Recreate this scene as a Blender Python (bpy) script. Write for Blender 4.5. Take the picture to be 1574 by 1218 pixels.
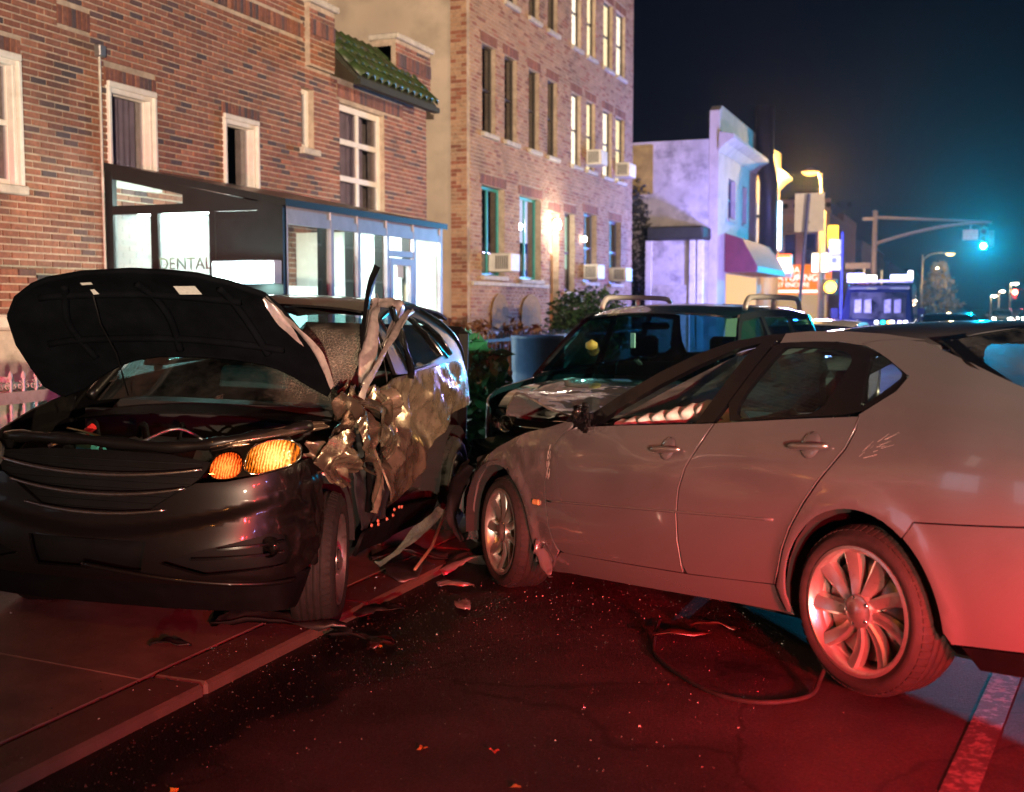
import bpy, math, random
from mathutils import Vector, Matrix, noise
from mathutils.geometry import delaunay_2d_cdt
random.seed(7)
R_ = math.radians
sc = bpy.context.scene
for o in list(bpy.data.objects):
    bpy.data.objects.remove(o)
COL = sc.collection
# ------------------------------------------------------------------ camera
cd = bpy.data.cameras.new('camera'); cam = bpy.data.objects.new('camera', cd); COL.objects.link(cam)
cam.location = (0, 0, 1.6); cam.rotation_euler = (R_(90-4.352), 0, R_(21.001))
cd.sensor_fit = 'HORIZONTAL'; cd.sensor_width = 36; cd.lens = 41.17
cd.clip_start = .05; cd.clip_end = 900
cd.dof.use_dof = True; cd.dof.focus_distance = 6.4; cd.dof.aperture_fstop = 2.4
sc.camera = cam
# ------------------------------------------------------------------ night sky
w = bpy.data.worlds.new('World'); sc.world = w; w.use_nodes = True
nt = w.node_tree; bg = nt.nodes['Background']
sky = nt.nodes.new('ShaderNodeTexSky'); sky.sky_type = 'NISHITA'; sky.sun_disc = False
sky.sun_elevation = R_(-3.6); sky.sun_rotation = R_(-8); sky.altitude = 20; sky.dust_density = 2.5; sky.ozone_density = 3.0
nt.links.new(sky.outputs[0], bg.inputs[0]); bg.inputs[1].default_value = .06
# ------------------------------------------------------------------ exposure
sc.view_settings.view_transform = 'Standard'; sc.view_settings.look = 'None'
sc.view_settings.exposure = 0; sc.view_settings.gamma = 1; sc.view_settings.use_curve_mapping = False
sc.cycles.use_denoising = True; sc.cycles.use_adaptive_sampling = True; sc.cycles.adaptive_threshold = .02
sc.cycles.max_bounces = 6; sc.cycles.transparent_max_bounces = 12; sc.cycles.glossy_bounces = 4
sc.cycles.sample_clamp_indirect = 3.0; sc.cycles.caustics_reflective = False; sc.cycles.caustics_refractive = False
# ------------------------------------------------------------------ main lamps
def lamp(name, kind, loc, col, power, size=.1, target=None, spot=None, blend=.3):
    l = bpy.data.lights.new(name, kind); l.color = col; l.energy = power
    o = bpy.data.objects.new(name, l); COL.objects.link(o); o.location = loc
    if kind in ('POINT', 'SPOT'): l.shadow_soft_size = size
    if kind == 'SPOT': l.spot_size = R_(spot); l.spot_blend = blend
    if target is not None:
        o.rotation_euler = (Vector(target)-Vector(loc)).to_track_quat('-Z', 'Y').to_euler()
    return o
# moonless night: the street is lit by the sodium street lamp behind the camera, the scene light and
# beacons of the emergency vehicles parked behind it, and the lit lamps in the picture
lamp('scene_light', 'SPOT', (7.0, -12, .85), (1, .73, .50), 56000, .10, (-6.1, 13.2, 6.5), 33, 1.)
lamp('street_lamp_opposite_light', 'SPOT', (9.0, 15.5, 4.6), (1, .68, .40), 9200, .15, (-8.5, 23.5, 5.2), 76, .7)
lamp('street_lamp_behind_light', 'POINT', (-2.0, -7.0, 8.0), (1, .32, .06), 800, .3)
lamp('red_beacon_light', 'SPOT', (2.4, .3, .98), (1, .010, .022), 9500, .16, (.36, 3.75, .0), 31, .8)
lamp('red_beacon_road_light', 'SPOT', (1.9, -1.1, 1.5), (1, .012, .022), 4000, .14, (-.7, 3.4, 0), 42, .8)
lamp('red_beacon_low_light', 'POINT', (3.2, -1.5, 1.6), (1, .012, .022), 110, .12)
lamp('blue_tint_light', 'POINT', (4.4, -.6, 1.9), (.34, .38, 1), 330, .12)  # added cool light that tints the upper side of the sedan
lamp('red_beacon_far_light', 'SPOT', (-4.4, -2.5, 1.6), (1, .03, .16), 3800, .10, (-7.4, 7.5, 1.1), 24, .6)
lamp('street_lamp_across_light', 'SPOT', (8.6, 9.9, 4.4), (1, .72, .42), 7500, .15, (-3.4, 7.1, .9), 36, .5)
# ------------------------------------------------------------------ helpers
def link(o, parent=None):
    COL.objects.link(o)
    if parent is not None: o.parent = parent
    return o
def tag(o, label, cat, group=None):
    o['label'] = label; o['category'] = cat
    if group: o['group'] = group
    return o
def struct(o): o['kind'] = 'structure'; return o
def stuff(o): o['kind'] = 'stuff'; return o
def empty(name, loc=(0, 0, 0), rot=(0, 0, 0), parent=None):
    o = bpy.data.objects.new(name, None); o.location = loc; o.rotation_euler = rot; o.empty_display_size = .2
    return link(o, parent)
def mobj(name, v, f, mat, parent=None, smooth=False):
    me = bpy.data.meshes.new(name); me.from_pydata([tuple(p) for p in v], [], f)
    if mat: me.materials.append(mat)
    if smooth: me.shade_smooth()
    me.update()
    return link(bpy.data.objects.new(name, me), parent)
def dup(o, parent=None):
    c = o.copy(); COL.objects.link(c); c.parent = parent
    for ch in o.children: dup(ch, c)
    return c
class MB:
    def __init__(s): s.v = []; s.f = []
    def add(s, v, f):
        n = len(s.v); s.v += [tuple(p) for p in v]; s.f += [tuple(i+n for i in q) for q in f]; return s
    def box(s, x0, x1, y0, y1, z0, z1):
        return s.add([(x0,y0,z0),(x1,y0,z0),(x1,y1,z0),(x0,y1,z0),(x0,y0,z1),(x1,y0,z1),(x1,y1,z1),(x0,y1,z1)],
                     [(0,3,2,1),(4,5,6,7),(0,1,5,4),(1,2,6,5),(2,3,7,6),(3,0,4,7)])
    def bbox(s, x0, x1, y0, y1, z0, z1, b=.01):   # box with chamfered edges
        xs = (x0, x0+b, x1-b, x1); ys = (y0, y0+b, y1-b, y1); zs = (z0, z0+b, z1-b, z1)
        V = {}; vs = []
        for i in (0, 1):
            for j in (0, 1):
                for k in (0, 1):
                    for a in range(3):
                        ii = (0 if i == 0 else 3) if a == 0 else (1 if i == 0 else 2)
                        jj = (0 if j == 0 else 3) if a == 1 else (1 if j == 0 else 2)
                        kk = (0 if k == 0 else 3) if a == 2 else (1 if k == 0 else 2)
                        V[i,j,k,a] = len(vs); vs.append((xs[ii], ys[jj], zs[kk]))
        q = lambda a, l: tuple(V[c+(a,)] for c in l)
        fs = [q(0,[(0,0,0),(0,0,1),(0,1,1),(0,1,0)]), q(0,[(1,0,0),(1,1,0),(1,1,1),(1,0,1)]),
              q(1,[(0,0,0),(1,0,0),(1,0,1),(0,0,1)]), q(1,[(0,1,0),(0,1,1),(1,1,1),(1,1,0)]),
              q(2,[(0,0,0),(0,1,0),(1,1,0),(1,0,0)]), q(2,[(0,0,1),(1,0,1),(1,1,1),(0,1,1)])]
        for i in (0, 1):
            for j in (0, 1): fs.append((V[i,j,0,0], V[i,j,1,0], V[i,j,1,1], V[i,j,0,1]))
            for k in (0, 1): fs.append((V[i,0,k,0], V[i,1,k,0], V[i,1,k,2], V[i,0,k,2]))
        for j in (0, 1):
            for k in (0, 1): fs.append((V[0,j,k,1], V[1,j,k,1], V[1,j,k,2], V[0,j,k,2]))
        for i in (0, 1):
            for j in (0, 1):
                for k in (0, 1): fs.append((V[i,j,k,0], V[i,j,k,1], V[i,j,k,2]))
        return s.add(vs, fs)
    def tube(s, pts, r, n=8, cap=True):
        pts = [Vector(p) for p in pts]; rr = r if isinstance(r, (list, tuple)) else [r]*len(pts)
        base = len(s.v); prev = None
        for i, p in enumerate(pts):
            d = (pts[min(i+1, len(pts)-1)]-pts[max(i-1, 0)]).normalized()
            a = d.orthogonal().normalized() if prev is None else (prev-d*prev.dot(d)).normalized()
            prev = a; b = d.cross(a)
            for k in range(n):
                t = 2*math.pi*k/n; s.v.append(tuple(p+(a*math.cos(t)+b*math.sin(t))*rr[i]))
        for i in range(len(pts)-1):
            for k in range(n):
                a = base+i*n+k; b = base+i*n+(k+1) % n
                s.f.append((a, b, b+n, a+n))
        if cap:
            s.f.append(tuple(base+k for k in range(n))[::-1]); s.f.append(tuple(base+(len(pts)-1)*n+k for k in range(n)))
        return s
    def lathe(s, prof, n=32, axis='z', c=(0, 0, 0), close=False):
        base = len(s.v)
        for r, h in prof:
            for k in range(n):
                t = 2*math.pi*k/n; a, b = r*math.cos(t), r*math.sin(t)
                p = {'z': (a, b, h), 'y': (a, h, b), 'x': (h, a, b)}[axis]
                s.v.append((p[0]+c[0], p[1]+c[1], p[2]+c[2]))
        m = len(prof)
        for i in range(m if close else m-1):
            for k in range(n):
                i2 = (i+1) % m
                s.f.append((base+i*n+k, base+i*n+(k+1) % n, base+i2*n+(k+1) % n, base+i2*n+k))
        return s
    def prism(s, poly, h0, h1, axis='x'):   # polygon in the other two axes
        n = len(poly); base = len(s.v)
        for h in (h0, h1):
            for a, b in poly:
                s.v.append({'x': (h, a, b), 'y': (a, h, b), 'z': (a, b, h)}[axis])
        s.f.append(tuple(base+i for i in range(n))[::-1]); s.f.append(tuple(base+n+i for i in range(n)))
        for i in range(n):
            j = (i+1) % n; s.f.append((base+i, base+j, base+n+j, base+n+i))
        return s
    def build(s, name, mat, parent=None, smooth=False, bevel=0, auto=None):
        o = mobj(name, s.v, s.f, mat, parent, smooth)
        if bevel:
            m = o.modifiers.new('b', 'BEVEL'); m.width = bevel; m.segments = 2; m.limit_method = 'ANGLE'; m.angle_limit = R_(40)
        if auto is not None:
            o.data.shade_smooth()
            for e in o.data.edges: pass
            o.data.set_sharp_from_angle(angle=R_(auto))
        return o
def boxo(name, x0, x1, y0, y1, z0, z1, mat, parent=None, b=0):
    return (MB().bbox(x0, x1, y0, y1, z0, z1, b) if b else MB().box(x0, x1, y0, y1, z0, z1)).build(name, mat, parent)
def fbm(p, o=4): return noise.fractal(Vector(p), 1.0, 2.0, o, noise_basis='PERLIN_ORIGINAL')
def lerp(a, b, t): return a+(b-a)*t
def sstep(a, b, x):
    t = max(0., min(1., (x-a)/(b-a))); return t*t*(3-2*t)
def crv(keys, x):   # smooth key interpolation (Catmull-Rom on a table of (x, value))
    if x <= keys[0][0]: return keys[0][1]
    if x >= keys[-1][0]: return keys[-1][1]
    for i in range(len(keys)-1):
        if keys[i][0] <= x <= keys[i+1][0]:
            x0, y0 = keys[i]; x1, y1 = keys[i+1]; h = x1-x0; t = (x-x0)/h
            def sl(k):
                if k <= 0: return (keys[1][1]-keys[0][1])/(keys[1][0]-keys[0][0])
                if k >= len(keys)-1: return (keys[-1][1]-keys[-2][1])/(keys[-1][0]-keys[-2][0])
                return (keys[k+1][1]-keys[k-1][1])/(keys[k+1][0]-keys[k-1][0])
            m0, m1 = sl(i)*h, sl(i+1)*h
            return (2*t**3-3*t*t+1)*y0+(t**3-2*t*t+t)*m0+(-2*t**3+3*t*t)*y1+(t**3-t*t)*m1
def spline(pts, n=6, closed=False):   # catmull-rom through points of any dimension
    out = []; m = len(pts); P = lambda i: pts[i % m] if closed else pts[max(0, min(m-1, i))]
    for i in range(m if closed else m-1):
        a, b, c, d = P(i-1), P(i), P(i+1), P(i+2)
        for k in range(n):
            t = k/n
            out.append(tuple(.5*(2*q+(r-p)*t+(2*p-5*q+4*r-s_)*t*t+(-p+3*q-3*r+s_)*t**3) for p, q, r, s_ in zip(a, b, c, d)))
    if not closed: out.append(tuple(pts[-1]))
    return out
def chaikin(p, k=2):
    for _ in range(k):
        q = []
        for i in range(len(p)):
            a, b = p[i], p[(i+1) % len(p)]; q += [(a[0]*.75+b[0]*.25, a[1]*.75+b[1]*.25), (a[0]*.25+b[0]*.75, a[1]*.25+b[1]*.75)]
        p = q
    return p
# panel: a 2-D outline filled with triangles, laid on a surface F(u, v) -> xyz, with turned-in edges
def panel(name, outline, F, mat, parent=None, sp=.05, thick=.012, holes=(), flip=False, flat=False, jitter=0):
    co = []; ed = []
    def ring(poly):
        st = len(co); pts = []
        for i, p in enumerate(poly):
            q = poly[(i+1) % len(poly)]; d = math.dist(p, q); k = max(1, int(d/(sp*.8)))
            pts += [(lerp(p[0], q[0], j/k), lerp(p[1], q[1], j/k)) for j in range(k)]
        for p in pts: co.append(Vector(p))
        for i in range(len(pts)): ed.append((st+i, st+(i+1) % len(pts)))
        return pts
    rings = [ring(outline)]+[ring(h) for h in holes]
    def inside(p, poly):
        c = False
        for i in range(len(poly)):
            a, b = poly[i], poly[i-1]
            if (a[1] > p[1]) != (b[1] > p[1]) and p[0] < (b[0]-a[0])*(p[1]-a[1])/(b[1]-a[1])+a[0]: c = not c
        return c
    def dist(p, poly): return min((p[0]-q[0])**2+(p[1]-q[1])**2 for q in poly)
    xs = [p[0] for p in outline]; ys = [p[1] for p in outline]
    nx = int((max(xs)-min(xs))/sp)+1; ny = int((max(ys)-min(ys))/sp)+1
    for i in range(nx+1):
        for j in range(ny+1):
            p = (min(xs)+(i+.5*(j % 2))*sp+random.uniform(-1, 1)*jitter, min(ys)+j*sp+random.uniform(-1, 1)*jitter)
            if inside(p, rings[0]) and all(dist(p, r) > (sp*.45)**2 for r in rings) and not any(inside(p, r) for r in rings[1:]):
                co.append(Vector(p))
    vs, es, fs, *_ = delaunay_2d_cdt(co, ed, [], 1, 1e-5)
    if holes:
        fs = [f for f in fs if not any(inside(sum((Vector(vs[i]) for i in f), Vector((0, 0)))/3, r) for r in rings[1:])]
    e = 2e-3; pos = []; nor = []
    for q in vs:
        p = Vector(F(q[0], q[1])); du = Vector(F(q[0]+e, q[1]))-p; dv = Vector(F(q[0], q[1]+e))-p
        n = du.cross(dv)
        if n.length > 1e-12: n.normalize()
        if flip: n = -n
        pos.append(p); nor.append(n)
    faces = []
    for f in fs:
        a, b, c = (pos[i] for i in f)
        faces.append(tuple(f) if (b-a).cross(c-a).dot(nor[f[0]]) >= 0 else tuple(f)[::-1])
    n0 = len(pos); N = list(nor)
    if thick:
        cnt = {}
        for f in faces:
            for i in range(3): cnt[(f[i], f[(i+1) % 3])] = 1
        bd = [k for k in cnt if (k[1], k[0]) not in cnt]; mp = {}
        def low(i, k):
            if (i, k) not in mp:
                mp[i, k] = len(pos); pos.append(pos[i]-nor[i]*(thick if k else 0)); N.append(None)
            return mp[i, k]
        for a, b in bd: faces.append((low(a, 0), low(a, 1), low(b, 1), low(b, 0)))
    o = mobj(name, pos, faces, mat, parent, smooth=not flat)
    if not flat and not jitter:
        me = o.data; me.validate()
        if len(me.vertices) == len(pos):
            vn = [tuple(x) if x is not None else None for x in N]
            base = [tuple(v.normal) for v in me.vertices]
            me.normals_split_custom_set_from_vertices([x if x is not None else y for x, y in zip(vn, base)])
    return o
# ------------------------------------------------------------------ materials
def nodes(name):
    m = bpy.data.materials.new(name); m.use_nodes = True; return m, m.node_tree, m.node_tree.nodes['Principled BSDF']
def nN(nt, t, **k):
    n = nt.nodes.new(t)
    for a, b in k.items():
        if a.startswith('i_'): n.inputs[a[2:].replace('_', ' ')].default_value = b
        else: setattr(n, a, b)
    return n
def M(name, col, rough=.5, metal=0., var=.25, vs=6., bump=0., bs=60., coat=0., spec=.5, attr=None, rvar=0., dirt=None, ds=2.5, dth=.55):
    m, nt, b = nodes(name); L = nt.links.new
    pos = nN(nt, 'ShaderNodeNewGeometry').outputs['Position']
    b.inputs['Roughness'].default_value = rough; b.inputs['Metallic'].default_value = metal
    b.inputs['Specular IOR Level'].default_value = spec; b.inputs['Coat Weight'].default_value = coat; b.inputs['Coat Roughness'].default_value = .04
    nz = nN(nt, 'ShaderNodeTexNoise', i_Scale=vs, i_Detail=6., i_Roughness=.6); L(pos, nz.inputs['Vector'])
    if attr:
        c = nN(nt, 'ShaderNodeAttribute', attribute_name=attr).outputs['Color']
    else:
        c = nN(nt, 'ShaderNodeRGB'); c.outputs[0].default_value = (*col, 1); c = c.outputs[0]
    mr = nN(nt, 'ShaderNodeMapRange', i_To_Min=1-var, i_To_Max=1+var); mr.inputs['From Min'].default_value = .3; mr.inputs['From Max'].default_value = .7
    L(nz.outputs['Fac'], mr.inputs['Value'])
    mx = nN(nt, 'ShaderNodeMix', data_type='RGBA', blend_type='MULTIPLY'); mx.inputs['Factor'].default_value = 1
    L(c, mx.inputs['A']); L(mr.outputs[0], mx.inputs['B']); c = mx.outputs['Result']
    if dirt:
        n2 = nN(nt, 'ShaderNodeTexNoise', i_Scale=ds, i_Detail=8., i_Roughness=.65); L(pos, n2.inputs['Vector'])
        r2 = nN(nt, 'ShaderNodeMapRange', i_To_Min=0., i_To_Max=dirt[1]); r2.inputs['From Min'].default_value = dth; r2.inputs['From Max'].default_value = dth+.15
        L(n2.outputs['Fac'], r2.inputs['Value'])
        m2 = nN(nt, 'ShaderNodeMix', data_type='RGBA'); L(r2.outputs[0], m2.inputs['Factor']); L(c, m2.inputs['A']); m2.inputs['B'].default_value = (*dirt[0], 1); c = m2.outputs['Result']
    L(c, b.inputs['Base Color'])
    if rvar:
        r3 = nN(nt, 'ShaderNodeMapRange', i_To_Min=max(0, rough-rvar), i_To_Max=rough+rvar); r3.inputs['From Min'].default_value = .35; r3.inputs['From Max'].default_value = .65
        L(nz.outputs['Fac'], r3.inputs['Value']); L(r3.outputs[0], b.inputs['Roughness'])
    if bump:
        n3 = nN(nt, 'ShaderNodeTexNoise', i_Scale=bs, i_Detail=5.); L(pos, n3.inputs['Vector'])
        bp = nN(nt, 'ShaderNodeBump', i_Strength=bump, i_Distance=.01); L(n3.outputs['Fac'], bp.inputs['Height']); L(bp.outputs[0], b.inputs['Normal'])
    return m
def E(name, col, s):
    m = bpy.data.materials.new(name); m.use_nodes = True; nt = m.node_tree; nt.nodes.clear()
    e = nt.nodes.new('ShaderNodeEmission'); e.inputs[0].default_value = (*col, 1); e.inputs[1].default_value = s
    o = nt.nodes.new('ShaderNodeOutputMaterial'); nt.links.new(e.outputs[0], o.inputs[0]); return m
def G(name, tint=(.8, .85, .85), rough=.02, refl=.06, dust=0.):
    m = bpy.data.materials.new(name); m.use_nodes = True; nt = m.node_tree; nt.nodes.clear(); L = nt.links.new
    t = nt.nodes.new('ShaderNodeBsdfTransparent'); t.inputs[0].default_value = (*tint, 1)
    g = nt.nodes.new('ShaderNodeBsdfGlossy'); g.inputs['Roughness'].default_value = rough
    lw = nt.nodes.new('ShaderNodeLayerWeight'); lw.inputs[0].default_value = .5
    pw = nN(nt, 'ShaderNodeMath', operation='POWER'); pw.inputs[1].default_value = 4.; L(lw.outputs['Facing'], pw.inputs[0])
    ad = nN(nt, 'ShaderNodeMath', operation='ADD', use_clamp=True); ad.inputs[1].default_value = refl; L(pw.outputs[0], ad.inputs[0])
    mx = nt.nodes.new('ShaderNodeMixShader'); L(ad.outputs[0], mx.inputs[0]); L(t.outputs[0], mx.inputs[1]); L(g.outputs[0], mx.inputs[2]); last = mx
    if dust:
        d = nt.nodes.new('ShaderNodeBsdfDiffuse'); d.inputs[0].default_value = (.45, .45, .43, 1)
        pos = nN(nt, 'ShaderNodeNewGeometry').outputs['Position']
        nz = nN(nt, 'ShaderNodeTexNoise', i_Scale=3., i_Detail=8., i_Roughness=.7); L(pos, nz.inputs['Vector'])
        mr = nN(nt, 'ShaderNodeMapRange', i_To_Min=0., i_To_Max=dust); mr.inputs['From Min'].default_value = .4; mr.inputs['From Max'].default_value = .75; L(nz.outputs['Fac'], mr.inputs['Value'])
        m2 = nt.nodes.new('ShaderNodeMixShader'); L(mr.outputs[0], m2.inputs[0]); L(mx.outputs[0], m2.inputs[1]); L(d.outputs[0], m2.inputs[2]); last = m2
    o = nt.nodes.new('ShaderNodeOutputMaterial'); L(last.outputs[0], o.inputs[0]); return m
def text(name, s, size, loc, rot, mat, parent=None, ext=.004, align='CENTER'):
    c = bpy.data.curves.new(name, 'FONT'); c.body = s; c.size = size; c.extrude = ext; c.align_x = align; c.align_y = 'CENTER'
    o = bpy.data.objects.new(name, c); COL.objects.link(o)
    dg = bpy.context.evaluated_depsgraph_get(); me = bpy.data.meshes.new_from_object(o.evaluated_get(dg))
    bpy.data.objects.remove(o); me.materials.clear(); me.materials.append(mat)
    q = bpy.data.objects.new(name, me); q.location = loc; q.rotation_euler = rot
    return link(q, parent)
def setcol(me, c):
    a = me.color_attributes.new('Col', 'FLOAT_COLOR', 'CORNER')
    if isinstance(c, tuple): vals = [c]*len(me.loops)
    else: vals = [c[p.index] for p in me.polygons for _ in p.loop_indices]
    a.data.foreach_set('color', [x for q in vals for x in (*q, 1.)])
m_white = M('white_paint', (.72, .70, .66), .5, var=.12, vs=9, dirt=((.35, .31, .26), .5), ds=3, dth=.52)
m_black = M('black_metal', (.018, .018, .02), .42, var=.3)
m_dark = M('dark_interior', (.012, .012, .013), .8)
m_steel = M('galvanised_steel', (.42, .42, .43), .42, .85, var=.2, vs=5)
m_chrome = M('chrome', (.8, .8, .8), .12, 1., var=.05)
m_rubber = M('tyre_rubber', (.012, .0115, .011), .75, spec=.3, var=.35, vs=25, bump=.15, bs=120)
m_plasticblk = M('black_plastic', (.0035, .0035, .004), .6, spec=.12, var=.3, vs=12)
# ================================================================== ground, road, kerb, pavement
RZ = [(-3.06, -.095), (-2.6, -.085), (-1.6, -.02), (-.4, .055), (.6, .09), (2.5, .10), (6, .06), (9, -.06), (10, -.08)]
def road_z(x): return crv(RZ, x)
def walk_z(x): return lerp(-.04, .04, sstep(-3.3, -5.5, x))
def road_mat():
    m, nt, b = nodes('asphalt'); L = nt.links.new
    g = nN(nt, 'ShaderNodeNewGeometry').outputs['Position']
    big = nN(nt, 'ShaderNodeTexNoise', i_Scale=.9, i_Detail=8., i_Roughness=.62); L(g, big.inputs['Vector'])
    fin = nN(nt, 'ShaderNodeTexNoise', i_Scale=95., i_Detail=4., i_Roughness=.7); L(g, fin.inputs['Vector'])
    agg = nN(nt, 'ShaderNodeTexVoronoi', i_Scale=120.); L(g, agg.inputs['Vector'])
    cr = nN(nt, 'ShaderNodeValToRGB'); cr.color_ramp.elements[0].position = .32; cr.color_ramp.elements[0].color = (.012, .0115, .012, 1)
    cr.color_ramp.elements[1].position = .72; cr.color_ramp.elements[1].color = (.060, .056, .055, 1); L(big.outputs['Fac'], cr.inputs[0])
    c2 = nN(nt, 'ShaderNodeMapRange', i_To_Min=.35, i_To_Max=1.8); c2.inputs['From Min'].default_value = .25; c2.inputs['From Max'].default_value = .75; L(fin.outputs['Fac'], c2.inputs['Value'])
    mx = nN(nt, 'ShaderNodeMix', data_type='RGBA', blend_type='MULTIPLY'); mx.inputs['Factor'].default_value = 1; L(cr.outputs[0], mx.inputs['A']); L(c2.outputs[0], mx.inputs['B'])
    # pale stone chips in the asphalt
    chip = nN(nt, 'ShaderNodeTexVoronoi', i_Scale=130.); L(g, chip.inputs['Vector'])
    cm = nN(nt, 'ShaderNodeMath', operation='LESS_THAN'); cm.inputs[1].default_value = .16; L(chip.outputs['Distance'], cm.inputs[0])
    ck = nN(nt, 'ShaderNodeSeparateColor'); L(chip.outputs['Color'], ck.inputs[0])
    cg = nN(nt, 'ShaderNodeMath', operation='GREATER_THAN'); cg.inputs[1].default_value = .88; L(ck.outputs[0], cg.inputs[0])
    cc = nN(nt, 'ShaderNodeMath', operation='MULTIPLY'); L(cm.outputs[0], cc.inputs[0]); L(cg.outputs[0], cc.inputs[1])
    mc = nN(nt, 'ShaderNodeMix', data_type='RGBA'); L(cc.outputs[0], mc.inputs['Factor']); L(mx.outputs['Result'], mc.inputs['A']); mc.inputs['B'].default_value = (.18, .165, .16, 1)
    wv = nN(nt, 'ShaderNodeTexNoise', i_Scale=1.6, i_Detail=6.); L(g, wv.inputs['Vector']); wa = nN(nt, 'ShaderNodeVectorMath', operation='MULTIPLY_ADD'); wa.inputs[1].default_value = (.9, .9, 0); L(wv.outputs['Color'], wa.inputs[0]); L(g, wa.inputs[2])
    ckv = nN(nt, 'ShaderNodeTexVoronoi', feature='DISTANCE_TO_EDGE', i_Scale=.75); L(wa.outputs[0], ckv.inputs['Vector']); ckl = nN(nt, 'ShaderNodeMapRange', i_To_Min=.6, i_To_Max=1.); ckl.inputs['From Min'].default_value = .004; ckl.inputs['From Max'].default_value = .012; L(ckv.outputs['Distance'], ckl.inputs['Value'])
    mk_ = nN(nt, 'ShaderNodeMix', data_type='RGBA', blend_type='MULTIPLY'); mk_.inputs['Factor'].default_value = 1; L(mc.outputs['Result'], mk_.inputs['A']); L(ckl.outputs[0], mk_.inputs['B']); mc = mk_
    # dark, smoother band along the gutter, with its own ragged edge
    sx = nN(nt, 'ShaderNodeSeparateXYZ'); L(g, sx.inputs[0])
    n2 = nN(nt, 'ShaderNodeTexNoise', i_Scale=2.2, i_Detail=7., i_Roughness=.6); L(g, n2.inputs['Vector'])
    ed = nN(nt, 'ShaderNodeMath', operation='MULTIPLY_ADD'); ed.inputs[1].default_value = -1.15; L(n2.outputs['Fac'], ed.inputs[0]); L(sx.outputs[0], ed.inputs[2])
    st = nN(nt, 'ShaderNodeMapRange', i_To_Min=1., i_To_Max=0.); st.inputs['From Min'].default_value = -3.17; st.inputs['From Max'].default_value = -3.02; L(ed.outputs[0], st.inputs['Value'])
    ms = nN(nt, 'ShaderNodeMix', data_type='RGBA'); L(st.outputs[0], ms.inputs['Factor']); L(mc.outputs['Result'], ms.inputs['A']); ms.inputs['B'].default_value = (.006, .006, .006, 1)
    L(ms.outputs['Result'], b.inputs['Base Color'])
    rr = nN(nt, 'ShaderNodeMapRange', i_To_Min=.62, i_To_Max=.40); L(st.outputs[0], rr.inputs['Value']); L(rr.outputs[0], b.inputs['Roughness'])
    ad = nN(nt, 'ShaderNodeMath', operation='ADD'); L(agg.outputs['Distance'], ad.inputs[0]); L(fin.outputs['Fac'], ad.inputs[1])
    bp = nN(nt, 'ShaderNodeBump', i_Strength=.22, i_Distance=.008); L(ad.outputs[0], bp.inputs['Height']); L(bp.outputs[0], b.inputs['Normal'])
    b.inputs['Specular IOR Level'].default_value = .2
    return m
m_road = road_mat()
m_conc = M('pavement_concrete', (.15, .112, .08), .68, var=.35, vs=3.5, bump=.25, bs=70, dirt=((.10, .07, .05), .75), ds=2.2, dth=.50)
m_kerb = M('kerb_concrete', (.095, .07, .05), .62, var=.3, vs=5, bump=.25, bs=60, dirt=((.09, .065, .05), .7), ds=4, dth=.5)
m_paint = M('worn_road_paint', (.30, .285, .275), .6, var=.4, vs=30, bump=.3, bs=80, dirt=((.05, .047, .047), 1.), ds=30, dth=.36)
m_soil = M('dark_ground', (.035, .03, .025), .9, var=.4)
struct(boxo('ground', -400, 400, -60, 700, -3, -.35, m_soil))
xs = [-3.06+.12*i for i in range(12)]+[-1.5+.25*i for i in range(19)]+[4, 5, 6, 7.5, 9, 10.0]
ysn = [-40, -10]+[0+.5*i for i in range(0, 41)]+[25, 30, 40, 60, 90, 130, 200, 400]
v = [(x, y, road_z(x)) for y in ysn for x in xs]; n = len(xs)
f = [(j*n+i, j*n+i+1, (j+1)*n+i+1, (j+1)*n+i) for j in range(len(ysn)-1) for i in range(n-1)]
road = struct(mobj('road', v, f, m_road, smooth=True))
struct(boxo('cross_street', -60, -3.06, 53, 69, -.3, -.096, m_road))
# worn longitudinal lines
def marking(x0, y0, x1, y1, wd):
    d = Vector((x1-x0, y1-y0)); L = d.length; d.normalize(); p = Vector((-d.y, d.x)); k = int(L/.3)+1; vv = []; ff = []
    for i in range(k+1):
        c = Vector((x0, y0))+d*L*i/k
        for s in (-1, 1):
            q = c+p*s*wd/2; vv.append((q.x, q.y, road_z(q.x)+.004))
        if i: ff.append((2*i-2, 2*i, 2*i+1, 2*i-1)) 
    return mobj('road_marking', vv, ff, m_paint)
for a in ((-.16, 2.5, .33, 6.0, .11), (.14, 2.5, .62, 6.0, .12), (.9, 8, 1.4, 30, .12), (1.15, 8, 1.65, 30, .12)):
    struct(marking(*a))
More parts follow.
